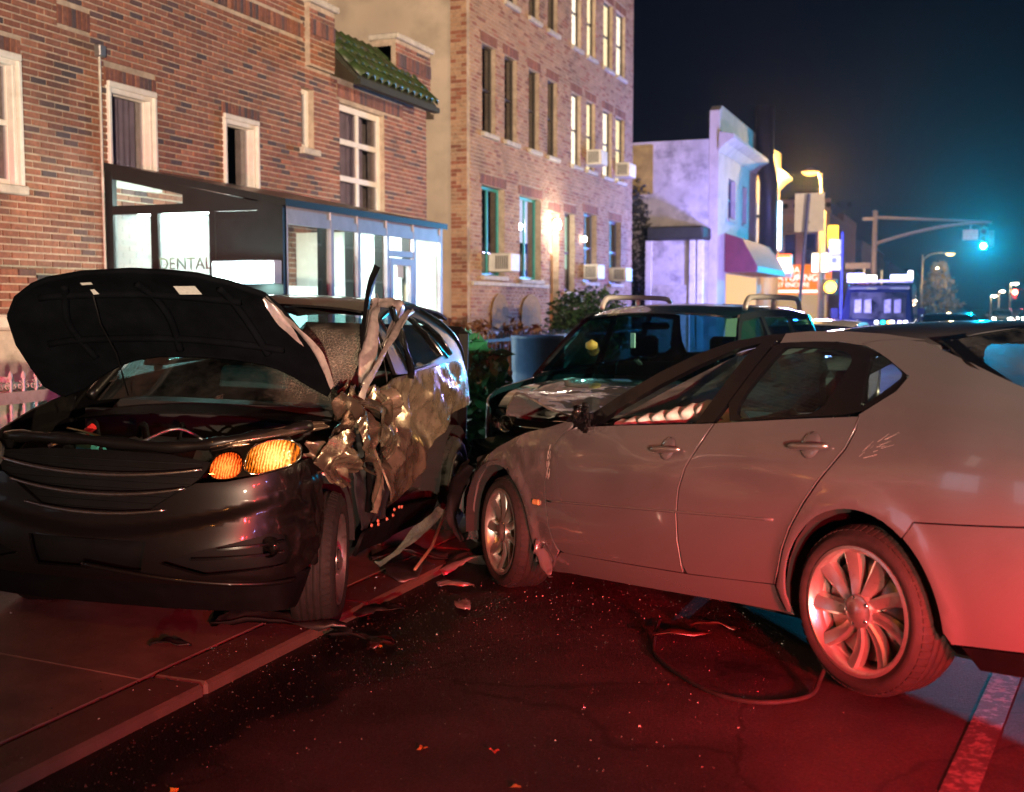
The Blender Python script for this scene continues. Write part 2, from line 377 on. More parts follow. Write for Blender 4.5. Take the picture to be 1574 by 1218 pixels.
# kerb stones and pavement flags
kerb = struct(boxo('kerb_bed', -3.33, -3.07, -20, 53, -.3, -.11, m_kerb))
for i in range(14):
    y = 1.2+i*1.5
    boxo('kerb_stone', -3.335, -3.05, y+.006, y+1.494, -.26, -.04+random.uniform(-.004, .004), m_kerb, kerb, .014)
stuff(boxo('kerb_stones_beyond', -3.335, -3.05, 22.2, 53, -.25, -.04, m_kerb, kerb))
stuff(boxo('kerb_stones_near', -3.335, -3.05, -20, 1.2, -.25, -.04, m_kerb, kerb))
pave = struct(boxo('pavement', -30, -3.34, -20, 53, -.4, -.10, m_soil))
flag_edges = [-3.345, -4.55, -5.9, -7.3, -8.6]
for i in range(13):
    for j in range(4):
        y = 1.17+i*1.48; x1, x0 = flag_edges[j], flag_edges[j+1]; h = random.uniform(-.004, .004)
        vv = []
        for (x, yy) in ((x0+.006, y+.006), (x1-.006, y+.006), (x1-.006, y+1.474), (x0+.006, y+1.474)):
            vv += [(x, yy, -.2), (x, yy, walk_z(x)+h)]
        mobj('paving_slab', vv, [(1, 3, 5, 7), (0, 2, 3, 1), (2, 4, 5, 3), (4, 6, 7, 5), (6, 0, 1, 7)], m_conc, pave)
q = MB()
for (ya, yb) in ((-20, 1.165), (20.42, 53)):
    q.add([(-30, ya, .04), (-5.5, ya, .04), (-3.345, ya, -.04), (-3.345, yb, -.04), (-5.5, yb, .04), (-30, yb, .04)], [(0, 1, 4, 5), (1, 2, 3, 4)])
q.add([(-30, 1.165, .04), (-8.61, 1.165, .04), (-8.61, 20.42, .04), (-30, 20.42, .04)], [(0, 1, 2, 3)])
stuff(q.build('paving_beyond', m_conc, pave))
# ================================================================== masonry
BRK = [(.235, .092, .060), (.285, .112, .070), (.205, .080, .052), (.26, .108, .072), (.17, .070, .052), (.115, .066, .064), (.31, .135, .085), (.22, .096, .066), (.080, .056, .062), (.38, .235, .15), (.41, .26, .17), (.34, .205, .135), (.39, .245, .16)]
m_brick = M('brick', (1, 1, 1), .78, var=.28, vs=22, bump=.35, bs=90, attr='Col', dirt=((.06, .04, .032), .55), ds=1.1, dth=.52)
m_mortar = M('mortar', (.44, .36, .29), .9, var=.25, vs=9, bump=.3, bs=80, dirt=((.16, .12, .09), .5), ds=1.2, dth=.5)
def in_hole(ya, yb, za, zb, holes):
    return any(ya < h[1]-1e-4 and yb > h[0]+1e-4 and za < h[3]-1e-4 and zb > h[2]+1e-4 for h in holes)
def brick_list(y0, y1, z0, z1, holes, bl=.203, bh=.058, j=.0105):
    out = []; k = 0; z = z0
    while z+bh <= z1+.01:
        y = y0-(k % 2)*(bl+j)/2
        while y < y1:
            a, b = max(y, y0), min(y+bl, y1); segs = [(a, b)]
            for h in holes:
                if z < h[3]-.004 and z+bh > h[2]+.004:
                    ns = []
                    for s in segs:
                        if s[1] <= h[0] or s[0] >= h[1]: ns.append(s)
                        else:
                            if s[0] < h[0]: ns.append((s[0], h[0]))
                            if s[1] > h[1]: ns.append((h[1], s[1]))
                    segs = ns
            out += [(s[0], s[1], z, z+bh) for s in segs if s[1]-s[0] > .025]
            y += bl+j
        z += bh+j; k += 1
    return out
def wall_cells(mb, X, y0, y1, z0, z1, holes, d=.3):
    zs = sorted({z0, z1}|{q for h in holes for q in h[2:] if z0 < q < z1})
    for za, zb in zip(zs, zs[1:]):
        hs = sorted((max(h[0], y0), min(h[1], y1)) for h in holes if h[2] < zb-1e-4 and h[3] > za+1e-4 and h[1] > y0 and h[0] < y1)
        y = y0
        for a, b in hs+[(y1, y1)]:
            if a > y+1e-4: mb.box(X-d, X, y, a, za, zb)
            y = max(y, b)
unit_brick = {}
def brick_mesh(ci):
    if ci not in unit_brick:
        mb = MB().add([(-1, 0, 0), (-1, 1, 0), (-1, 1, 1), (-1, 0, 1), (0, .03, .09), (0, .97, .09), (0, .97, .91), (0, .03, .91)],
                      [(4, 5, 6, 7), (0, 1, 5, 4), (1, 2, 6, 5), (2, 3, 7, 6), (3, 0, 4, 7)])
        me = bpy.data.meshes.new('brick'); me.from_pydata(mb.v, [], mb.f); me.materials.append(m_brick); setcol(me, BRK[ci]); unit_brick[ci] = me
    return unit_brick[ci]
def lay(parent, X, bricks, key=None, proud=.012, nmax=300, pal=None, joined='brick_courses', name='brick'):
    """the bricks that show largest are objects, the rest one joined part"""
    W = ([4, 5, 4, 4, 3, 2.2, 2.2, 3, 1.6] if pal is None else list(pal)); W = W+[0]*(len(BRK)-len(W))
    sel = set()
    if key:
        idx = sorted((key(b), i) for i, b in enumerate(bricks) if key(b) is not None)[:nmax]; sel = {i for _, i in idx}
    mb = MB(); cols = []
    for i, (a, b, c, d) in enumerate(bricks):
        ci = random.choices(range(len(BRK)), W)[0]; pr = proud+random.uniform(-.003, .003)
        if i in sel:
            o = bpy.data.objects.new(name, brick_mesh(ci)); o.location = (X-proud+pr, a, c); o.scale = (pr+.02, b-a, d-c); link(o, parent)
        else:
            e = .005; x1 = X-proud+pr; x0 = X-proud-.01
            mb.add([(x0, a, c), (x0, b, c), (x0, b, d), (x0, a, d), (x1, a+e, c+e), (x1, b-e, c+e), (x1, b-e, d-e), (x1, a+e, d-e)],
                   [(4, 5, 6, 7), (0, 1, 5, 4), (1, 2, 6, 5), (2, 3, 7, 6), (3, 0, 4, 7)])
            s = random.uniform(.85, 1.15); cols += [tuple(q*s for q in BRK[ci])]*5
    if mb.v:
        o = stuff(mb.build(joined, m_brick, parent)); setcol(o.data, cols)
m_pane = G('window_glass', (.80, .80, .84), .03, .06)
m_panedk = G('dark_window_glass', (.30, .31, .34), .03, .10)
m_curtain = M('grey_curtain', (.40, .33, .38), .9, var=.2, vs=4)
m_blind = E('lit_blind', (1, .80, .42), 4.0)
m_blind2 = E('lit_blind_pale', (1, .86, .58), 5.0)
m_stone = M('stone_sill', (.50, .47, .42), .7, var=.25, vs=7, bump=.2, dirt=((.22, .19, .16), .6), ds=5)
def window(parent, X, ya, yb, za, zb, fm, pm, rec=.10, fw=.05, nv=1, nh=1, sill=True, curtain=None, room=None, cw=(0, 1), sillm=None, ch=(0, 1), co=.14):
    x = X-rec; mb = MB()
    for a in (ya, yb-fw): mb.bbox(x-.06, x, a, a+fw, za, zb, .006)
    for c in (za, zb-fw): mb.bbox(x-.058, x-.002, ya+fw, yb-fw, c, c+fw, .006)
    for i in range(1, nv):
        y = lerp(ya, yb, i/nv); mb.bbox(x-.05, x-.004, y-fw*.4, y+fw*.4, za+fw, zb-fw, .005)
    for i in range(1, nh):
        z = lerp(za, zb, i/nh); mb.bbox(x-.052, x+.004, ya+fw, yb-fw, z-fw*.45, z+fw*.45, .005)
    o = mb.build('window', fm, parent)
    for i in range(nv):
        for k in range(nh):
            boxo('pane', x-.034, x-.028, lerp(ya, yb, i/nv)+fw*.42, lerp(ya, yb, (i+1)/nv)-fw*.42, lerp(za, zb, k/nh)+fw*.46, lerp(za, zb, (k+1)/nh)-fw*.46, pm, o)
    if sill: boxo('sill', X-rec-.02, X+.07, ya-.06, yb+.06, za-.09, za-.002, sillm or m_stone, o, .012)
    if curtain is not None:
        k = 24; vv = []; ff = []
        for i in range(k+1):
            t = i/k; y = lerp(ya+fw, yb-fw, lerp(cw[0], cw[1], t)); dx = .015*math.sin(t*(cw[1]-cw[0])*40)
            dx *= co/.14; vv += [(x-co+dx, y, lerp(za, zb, ch[0])), (x-co+dx, y, lerp(za, zb, ch[1]))]
            if i: ff.append((2*i-2, 2*i, 2*i+1, 2*i-1))
        mobj('curtain', vv, ff, curtain, o, True)
    return o
def soldier(lst, ya, yb, z0, h=.2, w=.068):
    n = max(1, round((yb-ya)/w)); s = (yb-ya)/n
    for i in range(n): lst.append((ya+i*s+.004, ya+(i+1)*s-.004, z0+.004, z0+h-.004))
# ================================================================== brick house with the glass porch
BX = -8.5
house = empty('brick_house', (0, 0, 0))
tag(house, 'low red brick house with white framed windows behind the glass porch', 'building')
wins = [(8.05, 8.93, 2.76, 3.94), (10.24, 10.95, 2.96, 3.92), (12.33, 13.0, 2.96, 3.90), (14.13, 14.47, 3.78, 4.60), (15.18, 16.6, 2.96, 4.56)]
hole = [tuple(h) for h in wins]
sold = []; sh = []
for a, b, c in ((7.95, 9.0, 3.95), (10.17, 11.02, 3.93), (12.27, 13.1, 3.91), (9.5, 9.98, 4.42), (15.12, 17.25, 4.62)):
    soldier(sold, a, b, c); sh.append((a, b, c, c+.2))
# projecting band of upright bricks under the parapet
soldier(sold, 5.0, 14.2, 5.25, .2); sh.append((5.0, 14.2, 5.25, 5.45))
mb = MB(); wall_cells(mb, BX-.012, 3, 14.9, -.1, 7.0, hole); wall_cells(mb, BX-.012, 14.9, 16.86, -.1, 4.9, hole); wall_cells(mb, BX-.012, 16.86, 18.13, -.1, 5.7, hole)
mb.box(BX-9, BX-8.7, 3, 18.13, -.1, 5.2); mb.box(BX-8.9, BX-.31, 17.85, 18.13, -.1, 5.2); mb.box(BX-8.9, BX-.31, 3, 3.3, -.1, 6.5); mb.box(BX-8.7, BX-.31, 3.3, 17.85, 4.85, 5.0)
mb.build('wall', m_mortar, house)
boxo('room_back', BX-2.2, BX-2.1, 3.4, 17.8, 0, 4.8, m_dark, house); boxo('room_floor', BX-2.1, BX-.32, 3.4, 17.8, 2.4, 2.5, m_dark, house)
allh = hole+sh
bl = brick_list(4.0, 14.25, .9, 7.0, allh)+brick_list(14.25, 18.13, .9, 4.9, allh)
hk = lambda b: (b[0]-8.62 if b[0] > 8.62 and b[2] > 1.95 and b[3] < 3.1+.55*(b[0]-8.6)+1.5 else None)
lay(house, BX, bl, hk)
lay(house, BX+.006, sold, None, pal=[1, .5, 3, 1, 4, 3, .2, 1, 3], joined='upright_bricks')
# brick piers of the parapet and their caps
for (a, b, t) in ((14.25, 14.92, 5.74), (16.86, 18.13, 5.80)):
    p = boxo('parapet_pier', BX-.35, BX+.07, a, b, 4.9, t, m_mortar, house)
    lay(p, BX+.082, brick_list(a, b, 4.93, t-.05, []), None, joined='pier_bricks')
    boxo('cap', BX-.4, BX+.14, a-.05, b+.05, t, t+.09, m_stone, p, .015)
    # corbelled upright courses
    s2 = []; soldier(s2, a, b, t-.42, .22); lay(p, BX+.10, s2, None, pal=[1, .5, 3, 1, 4, 3, .2, 1, 3], joined='upright_bricks')
boxo('cap', BX-.4, BX+.10, 3, 14.2, 7.0, 7.1, m_stone, house, .015)
# green tiled pent roof between the piers
m_tile = M('green_glazed_tile', (.030, .055, .018), .38, var=.55, vs=6, dirt=((.05, .045, .03), .8), ds=4, dth=.48)
m_tiledk = M('tile_bed', (.03, .032, .02), .8)
roof = MB().prism([(BX-.30, 5.62), (BX+.42, 4.86), (BX+.42, 4.80), (BX-.30, 5.5)], 14.95, 17.62, 'y').build('pent_roof', m_tiledk, house)
nt_ = 12
for i in range(nt_):
    yc = 14.98+(i+.5)*2.62/nt_; r = 2.62/nt_*.44
    for k in range(4):
        t0, t1 = k/4-.02, (k+1)/4+.015; mb = MB(); arc = 7; vv = []
        for t, rr, up in ((t0, r*.92, .018), (t1, r*1.04, .04)):
            for a in range(arc+1):
                th = math.pi*a/arc
                vv.append((lerp(BX-.30, BX+.44, t)+math.sin(th)*rr*.55, yc-math.cos(th)*rr, lerp(5.63, 4.87, t)+math.sin(th)*rr*.75+up*.6-.02))
        ff = [(a, a+1, arc+2+a, arc+1+a) for a in range(arc)]
        vv += [(v0[0]-.012, v0[1], v0[2]-.022) for v0 in vv[arc+1:]]
        ff += [(arc+1+a, arc+2+a, 2*arc+3+a, 2*arc+2+a) for a in range(arc)]
        o = mobj('tile', vv, ff, m_tile, roof, True)
boxo('gutter_board', BX+.36, BX+.47, 14.95, 17.64, 4.74, 4.82, m_tiledk, house)
# windows
m_wf = M('white_window_frame', (.74, .70, .66), .45, var=.1, vs=12, dirt=((.4, .34, .28), .4), ds=6)
for i, h in enumerate(wins):
    if i == 4: window(house, BX, *h, m_wf, m_pane, .09, .09, 2, 3, False, m_curtain, cw=(.0, .8))
    elif i == 3: window(house, BX, *h, m_wf, m_pane, .10, .07, 1, 1, True, m_curtain)
    else:
        o = window(house, BX, *h, m_wf, m_pane, .07, .06, 1, 2 if i == 0 else 1, True, m_curtain if i != 2 else None, cw=(0, 1))
        tr = MB()   # wide moulded surround
        for k, (e0, e1, px_) in enumerate(((.0, .05, .0), (-.045, .0, .035))):
            tr.bbox(BX-.07, BX+px_, h[0]+e0-.0, h[0]+e1, h[2], h[3], .008); tr.bbox(BX-.07, BX+px_, h[1]-e1, h[1]-e0, h[2], h[3], .008)
            tr.bbox(BX-.07, BX+px_+.004, h[0]-.045, h[1]+.045, h[3]-e1, h[3]-e0+.02, .008)
        tr.build('surround', m_wf, o)
# warm lamp seen through the third window
m_glowlamp = E('warm_lamp_glow', (1, .62, .18), 7)
MB().lathe([(0, .10), (.05, .09), (.075, .03), (.06, -.05), (0, -.08)], 14, 'z', (BX-.9, 12.95, 3.42)).build('pendant_lamp', m_glowlamp, house, True)
MB().lathe([(0, .12), (.035, .1), (.05, 0), (.03, -.1), (0, -.12)], 14, 'z', (BX-1.0, 13.35, 3.55)).build('pendant_lamp', m_glowlamp, house, True)
# thin conduit down the wall
MB().tube([(BX+.02, 10.08, 4.25), (BX+.02, 10.08, 3.0), (BX+.02, 10.09, 1.5)], .014, 6).build('conduit', m_stone, house)
MB().bbox(BX-.01, BX+.07, 10.03, 10.13, 4.2, 4.32, .01).build('junction_box', m_steel, house)
# ================================================================== glass porch of the dental office
PX = -6.33; PY0, PY1 = 10.13, 13.97; m_pf = M('porch_frame_black', (.012, .014, .016), .35, var=.2); m_pfl = M('porch_frame_pale', (.50, .47, .55), .32, .6, var=.12)
m_cyanpane = G('porch_glass', (.90, .96, .94), .02, .04)
m_glowfilm = G('glow_film_glass', (.72, .75, .74), .1, .03); _f = m_glowfilm.node_tree; _ou = [n for n in _f.nodes if n.type == 'OUTPUT_MATERIAL'][0]; _sr = _ou.inputs[0].links[0].from_socket  # film added so the side panes glow white from the lights inside
_tl = _f.nodes.new('ShaderNodeBsdfTranslucent'); _tl.inputs[0].default_value = (.92, .97, .95, 1); _mx = _f.nodes.new('ShaderNodeMixShader'); _mx.inputs[0].default_value = .2; _f.links.new(_sr, _mx.inputs[1]); _f.links.new(_tl.outputs[0], _mx.inputs[2]); _f.links.new(_mx.outputs[0], _ou.inputs[0])
porch = empty('glass_porch', (PX, PY0, 0)); tag(porch, 'lean-to glass porch with black frame, lit up inside, on the brick house', 'porch')
porch.location = (0, 0, 0)
def slope(x): return lerp(2.66, 3.10, (x-PX)/(BX-PX))
roofm = MB().prism([(PX+.06, slope(PX+.06)-.05), (BX, slope(BX)-.06), (BX, slope(BX)+.02), (PX+.06, slope(PX+.06)+.02)], PY0-.03, PY1+.03, 'y').build('roof', m_pf, porch)
side = MB()
for a, b, c, d in ((BX+.005, BX+.10, 0, 3.04), (PX-.085, PX, 0, 2.62), (-7.92, -7.83, .7, 2.58)): side.box(a, b, PY0, PY0+.07, c, d)
side.box(BX+.10, PX-.085, PY0+.004, PY0+.066, 2.57, 2.66); side.box(BX+.10, PX-.085, PY0+.004, PY0+.066, .6, .7)
side.box(-7.20, -7.13, PY0+.002, PY0+.068, .7, 2.57)
side.prism([(BX+.1, 3.03), (BX+.1, 2.94), (PX-.085, 2.52), (PX-.085, 2.61)], PY0+.003, PY0+.064, 'y')
side.build('side_frame', m_pf, porch)
boxo('stall_riser', BX+.1, PX-.085, PY0+.01, PY0+.06, .04, .6, m_pf, porch)
boxo('pane', BX+.1, -7.92, PY0+.03, PY0+.036, .7, 2.57, m_glowfilm, porch); boxo('pane', -7.83, -7.20, PY0+.03, PY0+.036, .7, 2.57, m_glowfilm, porch)
MB().prism([(BX+.1, 2.66), (-7.53, 2.66), (-7.53, 2.78), (BX+.1, 2.97)], PY0+.03, PY0+.036, 'y').build('pane', m_cyanpane, porch)
MB().prism([(-7.53, 2.66), (PX-.085, 2.66), (PX-.085, 2.55), (PX-.085, 2.56), (-7.53, 2.78)], PY0+.02, PY0+.05, 'y').build('panel', m_pf, porch)
boxo('panel', -7.13, PX-.085, PY0+.015, PY0+.055, .7, 2.565, m_pf, porch)
m_green = M('pale_green_letters', (.30, .52, .40), .5)
text('lettering', 'DENTAL', .175, (-7.515, PY0+.02, 2.04), (R_(90), 0, 0), m_green, porch)
bays = [10.20, 11.12, 11.72, 12.43, 13.15, 13.97]
fr = MB()
for i, y in enumerate(bays): fr.box(PX-.05, PX+.0, y-.03 if i < 5 else y-.06, y+.03 if i < 5 else y, 0, 2.62)
fr.box(PX-.048, PX-.002, bays[0]+.03, bays[-1]-.06, 2.43, 2.52); fr.box(PX-.048, PX-.002, bays[0]+.03, bays[3]-.03, .1, .55); fr.box(PX-.047, PX-.003, bays[3]+.03, bays[4]-.03, 2.2, 2.27)
fr.build('front_frame', m_pfl, porch)
boxo('transom_panel', PX-.04, PX-.01, bays[0]+.03, bays[-1]-.06, 2.52, 2.62, m_pfl, porch)
dk = MB()
for y in bays[1:]: dk.box(PX-.16, PX-.052, y-.05, y-.02, 0, 2.6)
dk.build('inner_mullions', m_pf, porch)
for i in range(5):
    boxo('pane', PX-.03, PX-.024, bays[i]+.03, bays[i+1]-.035, .55 if i < 3 else (.1), 2.43 if i != 3 else 2.2, m_cyanpane, porch)
d = MB()
d.box(PX-.07, PX-.0, 12.48, 12.56, .05, 2.18); d.box(PX-.07, PX, 13.03, 13.11, .05, 2.18); d.box(PX-.069, PX-.001, 12.56, 13.03, 2.1, 2.18); d.box(PX-.069, PX-.001, 12.56, 13.03, .05, .3)
o = d.build('door', m_pfl, porch); MB().tube([(PX+.05, 13.0, .9), (PX+.05, 13.0, 1.5)], .014, 8).build('handle', m_steel, o)
boxo('notice', PX-.022, PX-.018, 12.7, 12.86, 1.95, 2.1, m_white, o)
# lit interior
m_tube = E('lit_ceiling_panel', (.84, 1, .95), 40); m_wallin = M('white_interior', (.80, .82, .80), .55, var=.08)
for (a, b) in ((10.5, 11.0), (11.4, 11.9), (12.3, 12.7), (13.2, 13.6)): boxo('ceiling_light', -7.5, -6.9, a, b, 2.60, 2.64, m_tube, porch)
boxo('ceiling_light', -8.3, -7.2, 10.4, 10.52, 2.58, 2.62, m_tube, porch)
boxo('counter', -8.15, -6.75, 10.75, 10.9, .04, 1.95, m_wallin, porch); boxo('counter', -7.7, -7.5, 10.9, 13.8, .04, 1.85, m_wallin, porch)
boxo('end_wall', BX+.02, PX-.06, PY1-.06, PY1, .04, 2.6, m_wallin, porch); boxo('floor', BX+.01, PX-.06, PY0+.08, PY1-.07, .03, .06, m_wallin, porch)
m_box_l = E('added_glow_panel', (.90, 1, .97), 5.5)  # glow added low in the porch, standing in for its lit counter
boxo('added_glow_panel', -8.25, -7.75, 10.60, 10.7, 1.35, 1.92, m_box_l, porch); boxo('added_glow_panel', -7.65, -7.2, 10.6, 10.7, 1.2, 1.75, m_box_l, porch)
boxo('added_glow_panel', -7.48, -7.42, 11.05, 12.4, 1.1, 1.72, m_box_l, porch); boxo('added_glow_panel', -8.2, -6.5, PY1-.10, PY1-.065, .4, 1.75, m_box_l, porch)
lb = boxo('sign_box', -7.06, PX+.0, PY0-.16, PY0-.03, 1.83, 2.06, m_pfl); boxo('sign_face', -7.045, PX-.015, PY0-.168, PY0-.161, 1.845, 2.045, E('lit_sign_face', (.74, 1, .94), 24), lb)
boxo('bracket', -6.8, -6.7, PY0-.03, PY0+.015, 1.9, 2.0, m_pf, lb)
tag(lb, 'glowing white light box sign on the black side of the porch', 'sign')
lamp('sign_box_light', 'POINT', (-6.7, PY0-.35, 1.9), (.55, 1, .92), 34, .12)
# ================================================================== stucco end wall and tall brick apartment block
AX = -8.5; AY0, AY1 = 20.02, 31.3; AT = 11.6
apt = empty('apartment_block'); tag(apt, 'four storey brown brick apartment block with rows of tall windows, some lit', 'building')
m_stucco = M('pale_stucco', (.46, .39, .32), .85, var=.22, vs=1.6, bump=.25, bs=40, dirt=((.36, .29, .24), .6), ds=.8)
boxo('stucco_end_wall', -24, AX-.33, AY0-.12, AY0+.2, -.1, AT, m_stucco, apt)
ww = []
for a, b in ((20.59, 21.27), (21.75, 22.43), (23.12, 23.75), (24.30, 24.95), (25.97, 26.66), (27.12, 27.81), (28.48, 29.29), (29.65, 30.47)):
    ww.append((a, b, 4.88, 6.53, 2)); ww.append((a, b, 7.57, 9.2, 3))
g1 = [(20.57, 21.75, 2.2, 3.9), (22.59, 23.89, 2.17, 3.88), (25.5, 26.25, 1.95, 3.74), (26.95, 28.0, 2.2, 3.85), (29.11, 30.2, 2.2, 3.82)]
door_h = (24.45, 25.1, .9, 3.69)
holes = [x[:4] for x in ww]+g1+[door_h]
arch = [(20.99, 21.89), (22.63, 23.82)]
mb = MB(); wall_cells(mb, AX-.012, AY0, AY1, -.1, AT, holes); mb.box(-24, AX-.32, AY1-.3, AY1, -.1, AT); mb.box(-24, AX-.32, AY0+.21, AY1-.31, AT-.4, AT-.2)
mb.build('wall', m_mortar, apt)
boxo('room_back', AX-1.5, AX-1.4, AY0+.22, AY1-.32, 0, AT-.5, m_dark, apt)
sld = []; shh = []
for h in holes: soldier(sld, h[0]-.08, h[1]+.08, h[3]+.01, .2, .075); shh.append((h[0]-.08, h[1]+.08, h[3]+.01, h[3]+.21))
APAL = [.3, .6, .1, .8, 0, 0, 2, .3, 0, 5, 4, 4, 5]
bl = brick_list(AY0, AY1, .7, AT, holes+shh, .205, .062, .011)
lay(apt, AX, bl, lambda b: (b[0] if 2.0 < b[2] < 7.6 else None), pal=APAL, nmax=300)
lay(apt, AX+.004, sld, None, pal=[4, 4, 4, 2, 3, 0, 1, 2, 0], joined='upright_bricks')
# brick return at the corner
rb = MB(); cols = []
k = 0; z = .7
while z < AT:
    off = (k % 2)*.1
    for (a, b) in ((0, .10+off), (.11+off, .315)):
        rb.add([(AX-.02-a, AY0-.135, z), (AX-.02-b, AY0-.135, z), (AX-.02-b, AY0-.135, z+.062), (AX-.02-a, AY0-.135, z+.062),
                (AX-.02-a, AY0, z), (AX-.02-b, AY0, z), (AX-.02-b, AY0, z+.062), (AX-.02-a, AY0, z+.062)],
               [(0, 1, 2, 3), (0, 4, 5, 1), (3, 2, 6, 7), (0, 3, 7, 4), (1, 5, 6, 2)]); c = random.choice(BRK[9:]+BRK[:2]); cols += [c]*5
    z += .073; k += 1
o = stuff(rb.build('corner_bricks', m_brick, apt)); setcol(o.data, cols)
boxo('corner_mortar', AX-.33, AX-.013, AY0-.122, AY0-.001, -.1, AT, m_mortar, apt)
m_af = M('brown_window_frame', (.045, .038, .034), .5, var=.2); m_tealf = M('teal_window_frame', (.03, .32, .33), .45, var=.15)
m_bluef = M('blue_grey_frame', (.10, .12, .22), .45, var=.15)
for a, b, c, d_, fl in ww:
    lit = a > 25.5
    o = window(apt, AX, a, b, c, d_, m_af, m_panedk if not lit else m_pane, .09, .04, 1, 2, True,
               (m_blind if random.random() < .5 else m_blind2) if lit else (m_curtain if random.random() < .6 else None), cw=(0, 1), ch=(0, 1) if lit else (.5, 1), co=.05)
m_stained = E('lit_pale_curtain', (.75, .80, 1), 2.4); m_grl = E('lit_green_pane', (.55, 1, .70), 1.8)
for i, h in enumerate(g1):
    fm = [m_tealf, m_tealf, m_af, m_bluef, m_bluef][i]
    window(apt, AX, *h, fm, m_panedk if i in (0, 3, 4) else m_pane, .13, .06, 1 if i == 2 else 2, 1 if i in (0, 1) else 2, True,
           [None, m_stained, m_grl, m_curtain, m_curtain][i], cw=[(0, 1), (.1, .75), (0, 1), (.5, 1), (.4, 1)][i], ch=[(0, 1), (.45, 1), (.3, 1), (0, 1), (0, 1)][i], co=.06)
m_door = M('varnished_door', (.30, .13, .04), .35, var=.3); o = boxo('door', AX-.2, AX-.14, 24.47, 25.08, .95, 2.75, m_door, apt)
boxo('glass', AX-.138, AX-.132, 24.56, 24.98, 1.9, 2.65, m_pane, o); boxo('fanlight', AX-.2, AX-.16, 24.47, 25.08, 2.8, 3.68, E('lit_fanlight', (1, .80, .45), 2.2), apt)
MB().lathe([(0, .12), (.05, .10), (.08, .02), (.07, -.08), (0, -.12)], 14, 'z', (AX+.14, 24.55, 3.40)).build('entrance_lamp', E('entrance_lamp_glow', (1, .93, .78), 60), apt, True)
MB().tube([(AX, 24.55, 3.5), (AX+.14, 24.55, 3.56), (AX+.14, 24.55, 3.5)], .015, 6).build('lamp_bracket', m_black, apt)
lamp('entrance_light', 'POINT', (AX+.45, 24.55, 3.38), (1, .88, .70), 95, .08)
MB().lathe([(0, .07), (.05, .04), (.05, -.04), (0, -.07)], 12, 'z', (AX+.09, 26.7, 3.2)).build('entrance_lamp', E('small_wall_lamp', (1, .95, .9), 25), apt, True)
# boarded arches of the basement with pale windows under them
m_yb = M('yellow_brick_infill', (.34, .22, .06), .8, var=.3, vs=18)
for a, b in arch:
    pts = [(a, 1.18)]+[(lerp(a, b, .5)-math.cos(t)*(b-a)/2, 1.48+math.sin(t)*.38) for t in [math.pi*i/10 for i in range(11)]]+[(b, 1.18)]
    MB().prism(pts[::-1], AX+.003, AX+.03, 'x').build('arch_infill', m_yb, apt)
    window(apt, AX+.12, a+.15, b-.1, .55, 1.12, m_white, m_pane, .1, .05, 1, 1, False, m_white)
boxo('stone_band', AX+.0, AX+.06, AY0, 24.3, 2.0, 2.08, m_stone, apt, .01)
boxo('cornice', AX-.2, AX+.25, AY0, AY1, AT, AT+.3, m_stone, apt, .03)
# window air conditioners
m_ac = M('air_conditioner_white', (.68, .68, .66), .5, var=.12); m_acd = M('air_conditioner_grille', (.05, .05, .05), .6)
for (a, b, z0, z1, lab) in ((27.2, 27.75, 5.0, 5.36, 'white air conditioner in a lit second floor window, nearer the entrance'), (29.75, 30.4, 4.98, 5.34, 'white air conditioner in the last lit second floor window'),
                            (21.2, 21.7, 2.28, 2.64, 'white air conditioner in the teal framed ground floor window'), (27.0, 27.55, 2.26, 2.62, 'white air conditioner in the blue framed window next to the entrance'),
                            (29.5, 30.1, 2.26, 2.62, 'white air conditioner in the ground floor window at the far corner')):
    o = boxo('window_air_conditioner', AX-.14, AX+.34, a, b, z0, z1, m_ac, None, .02); tag(o, lab, 'air conditioner', 'window air conditioners of the apartment block')
    g = MB()
    for i in range(6): g.box(AX+.02+i*.045, AX+.045+i*.045, a-.004, a+.006, z0+.05, z1-.05)
    g.build('grille', m_acd, o)
# entrance stoop
st = empty('stoop'); tag(st, 'stone entrance steps of the apartment block behind the hedge', 'steps')
for i in range(5): boxo('step', AX+.08, AX+1.9-.3*i, 24.2, 25.4, .04+.17*i, .21+.17*i-.002, m_stone, st, .01)
# ================================================================== low front wall, fence and bins of the brick house
sw = empty('stoop_wall'); tag(sw, 'low red brick stoop wall with a pale stone cap at the left edge', 'wall')
boxo('core', -8.4, -7.62, 5.6, 8.16, .02, 1.90, m_mortar, sw)
lay(sw, -7.6, brick_list(5.6, 8.16, .5, 1.92, []), lambda b: -b[0] if b[0] > 7.3 else None, pal=[4, 5, 3, 2, 2, .5, 2, 2, .3])
boxo('cap', -8.4, -7.0, 5.5, 8.05, 1.42, 1.54, m_white, sw, .02); boxo('cap_step', -7.58, -7.05, 5.6, 7.95, .04, 1.42, m_stone, sw, .02)
m_fence = M('pale_iron_fence', (.60, .56, .55), .4, var=.15, dirt=((.3, .2, .15), .5), ds=20)
fence = empty('iron_fence'); tag(fence, 'pale iron yard fence with scrolls at the left edge, lit pink', 'fence')
FX = -6.4
MB().box(FX-.02, FX+.02, 3.0, 7.02, .90, .985).box(FX-.015, FX+.015, 3.0, 7.0, .2, .24).build('rail', m_fence, fence)
MB().prism([(7.02, .89), (7.14, .975), (7.02, 1.0)], FX-.015, FX+.015, 'x').build('rail_tip', m_fence, fence)
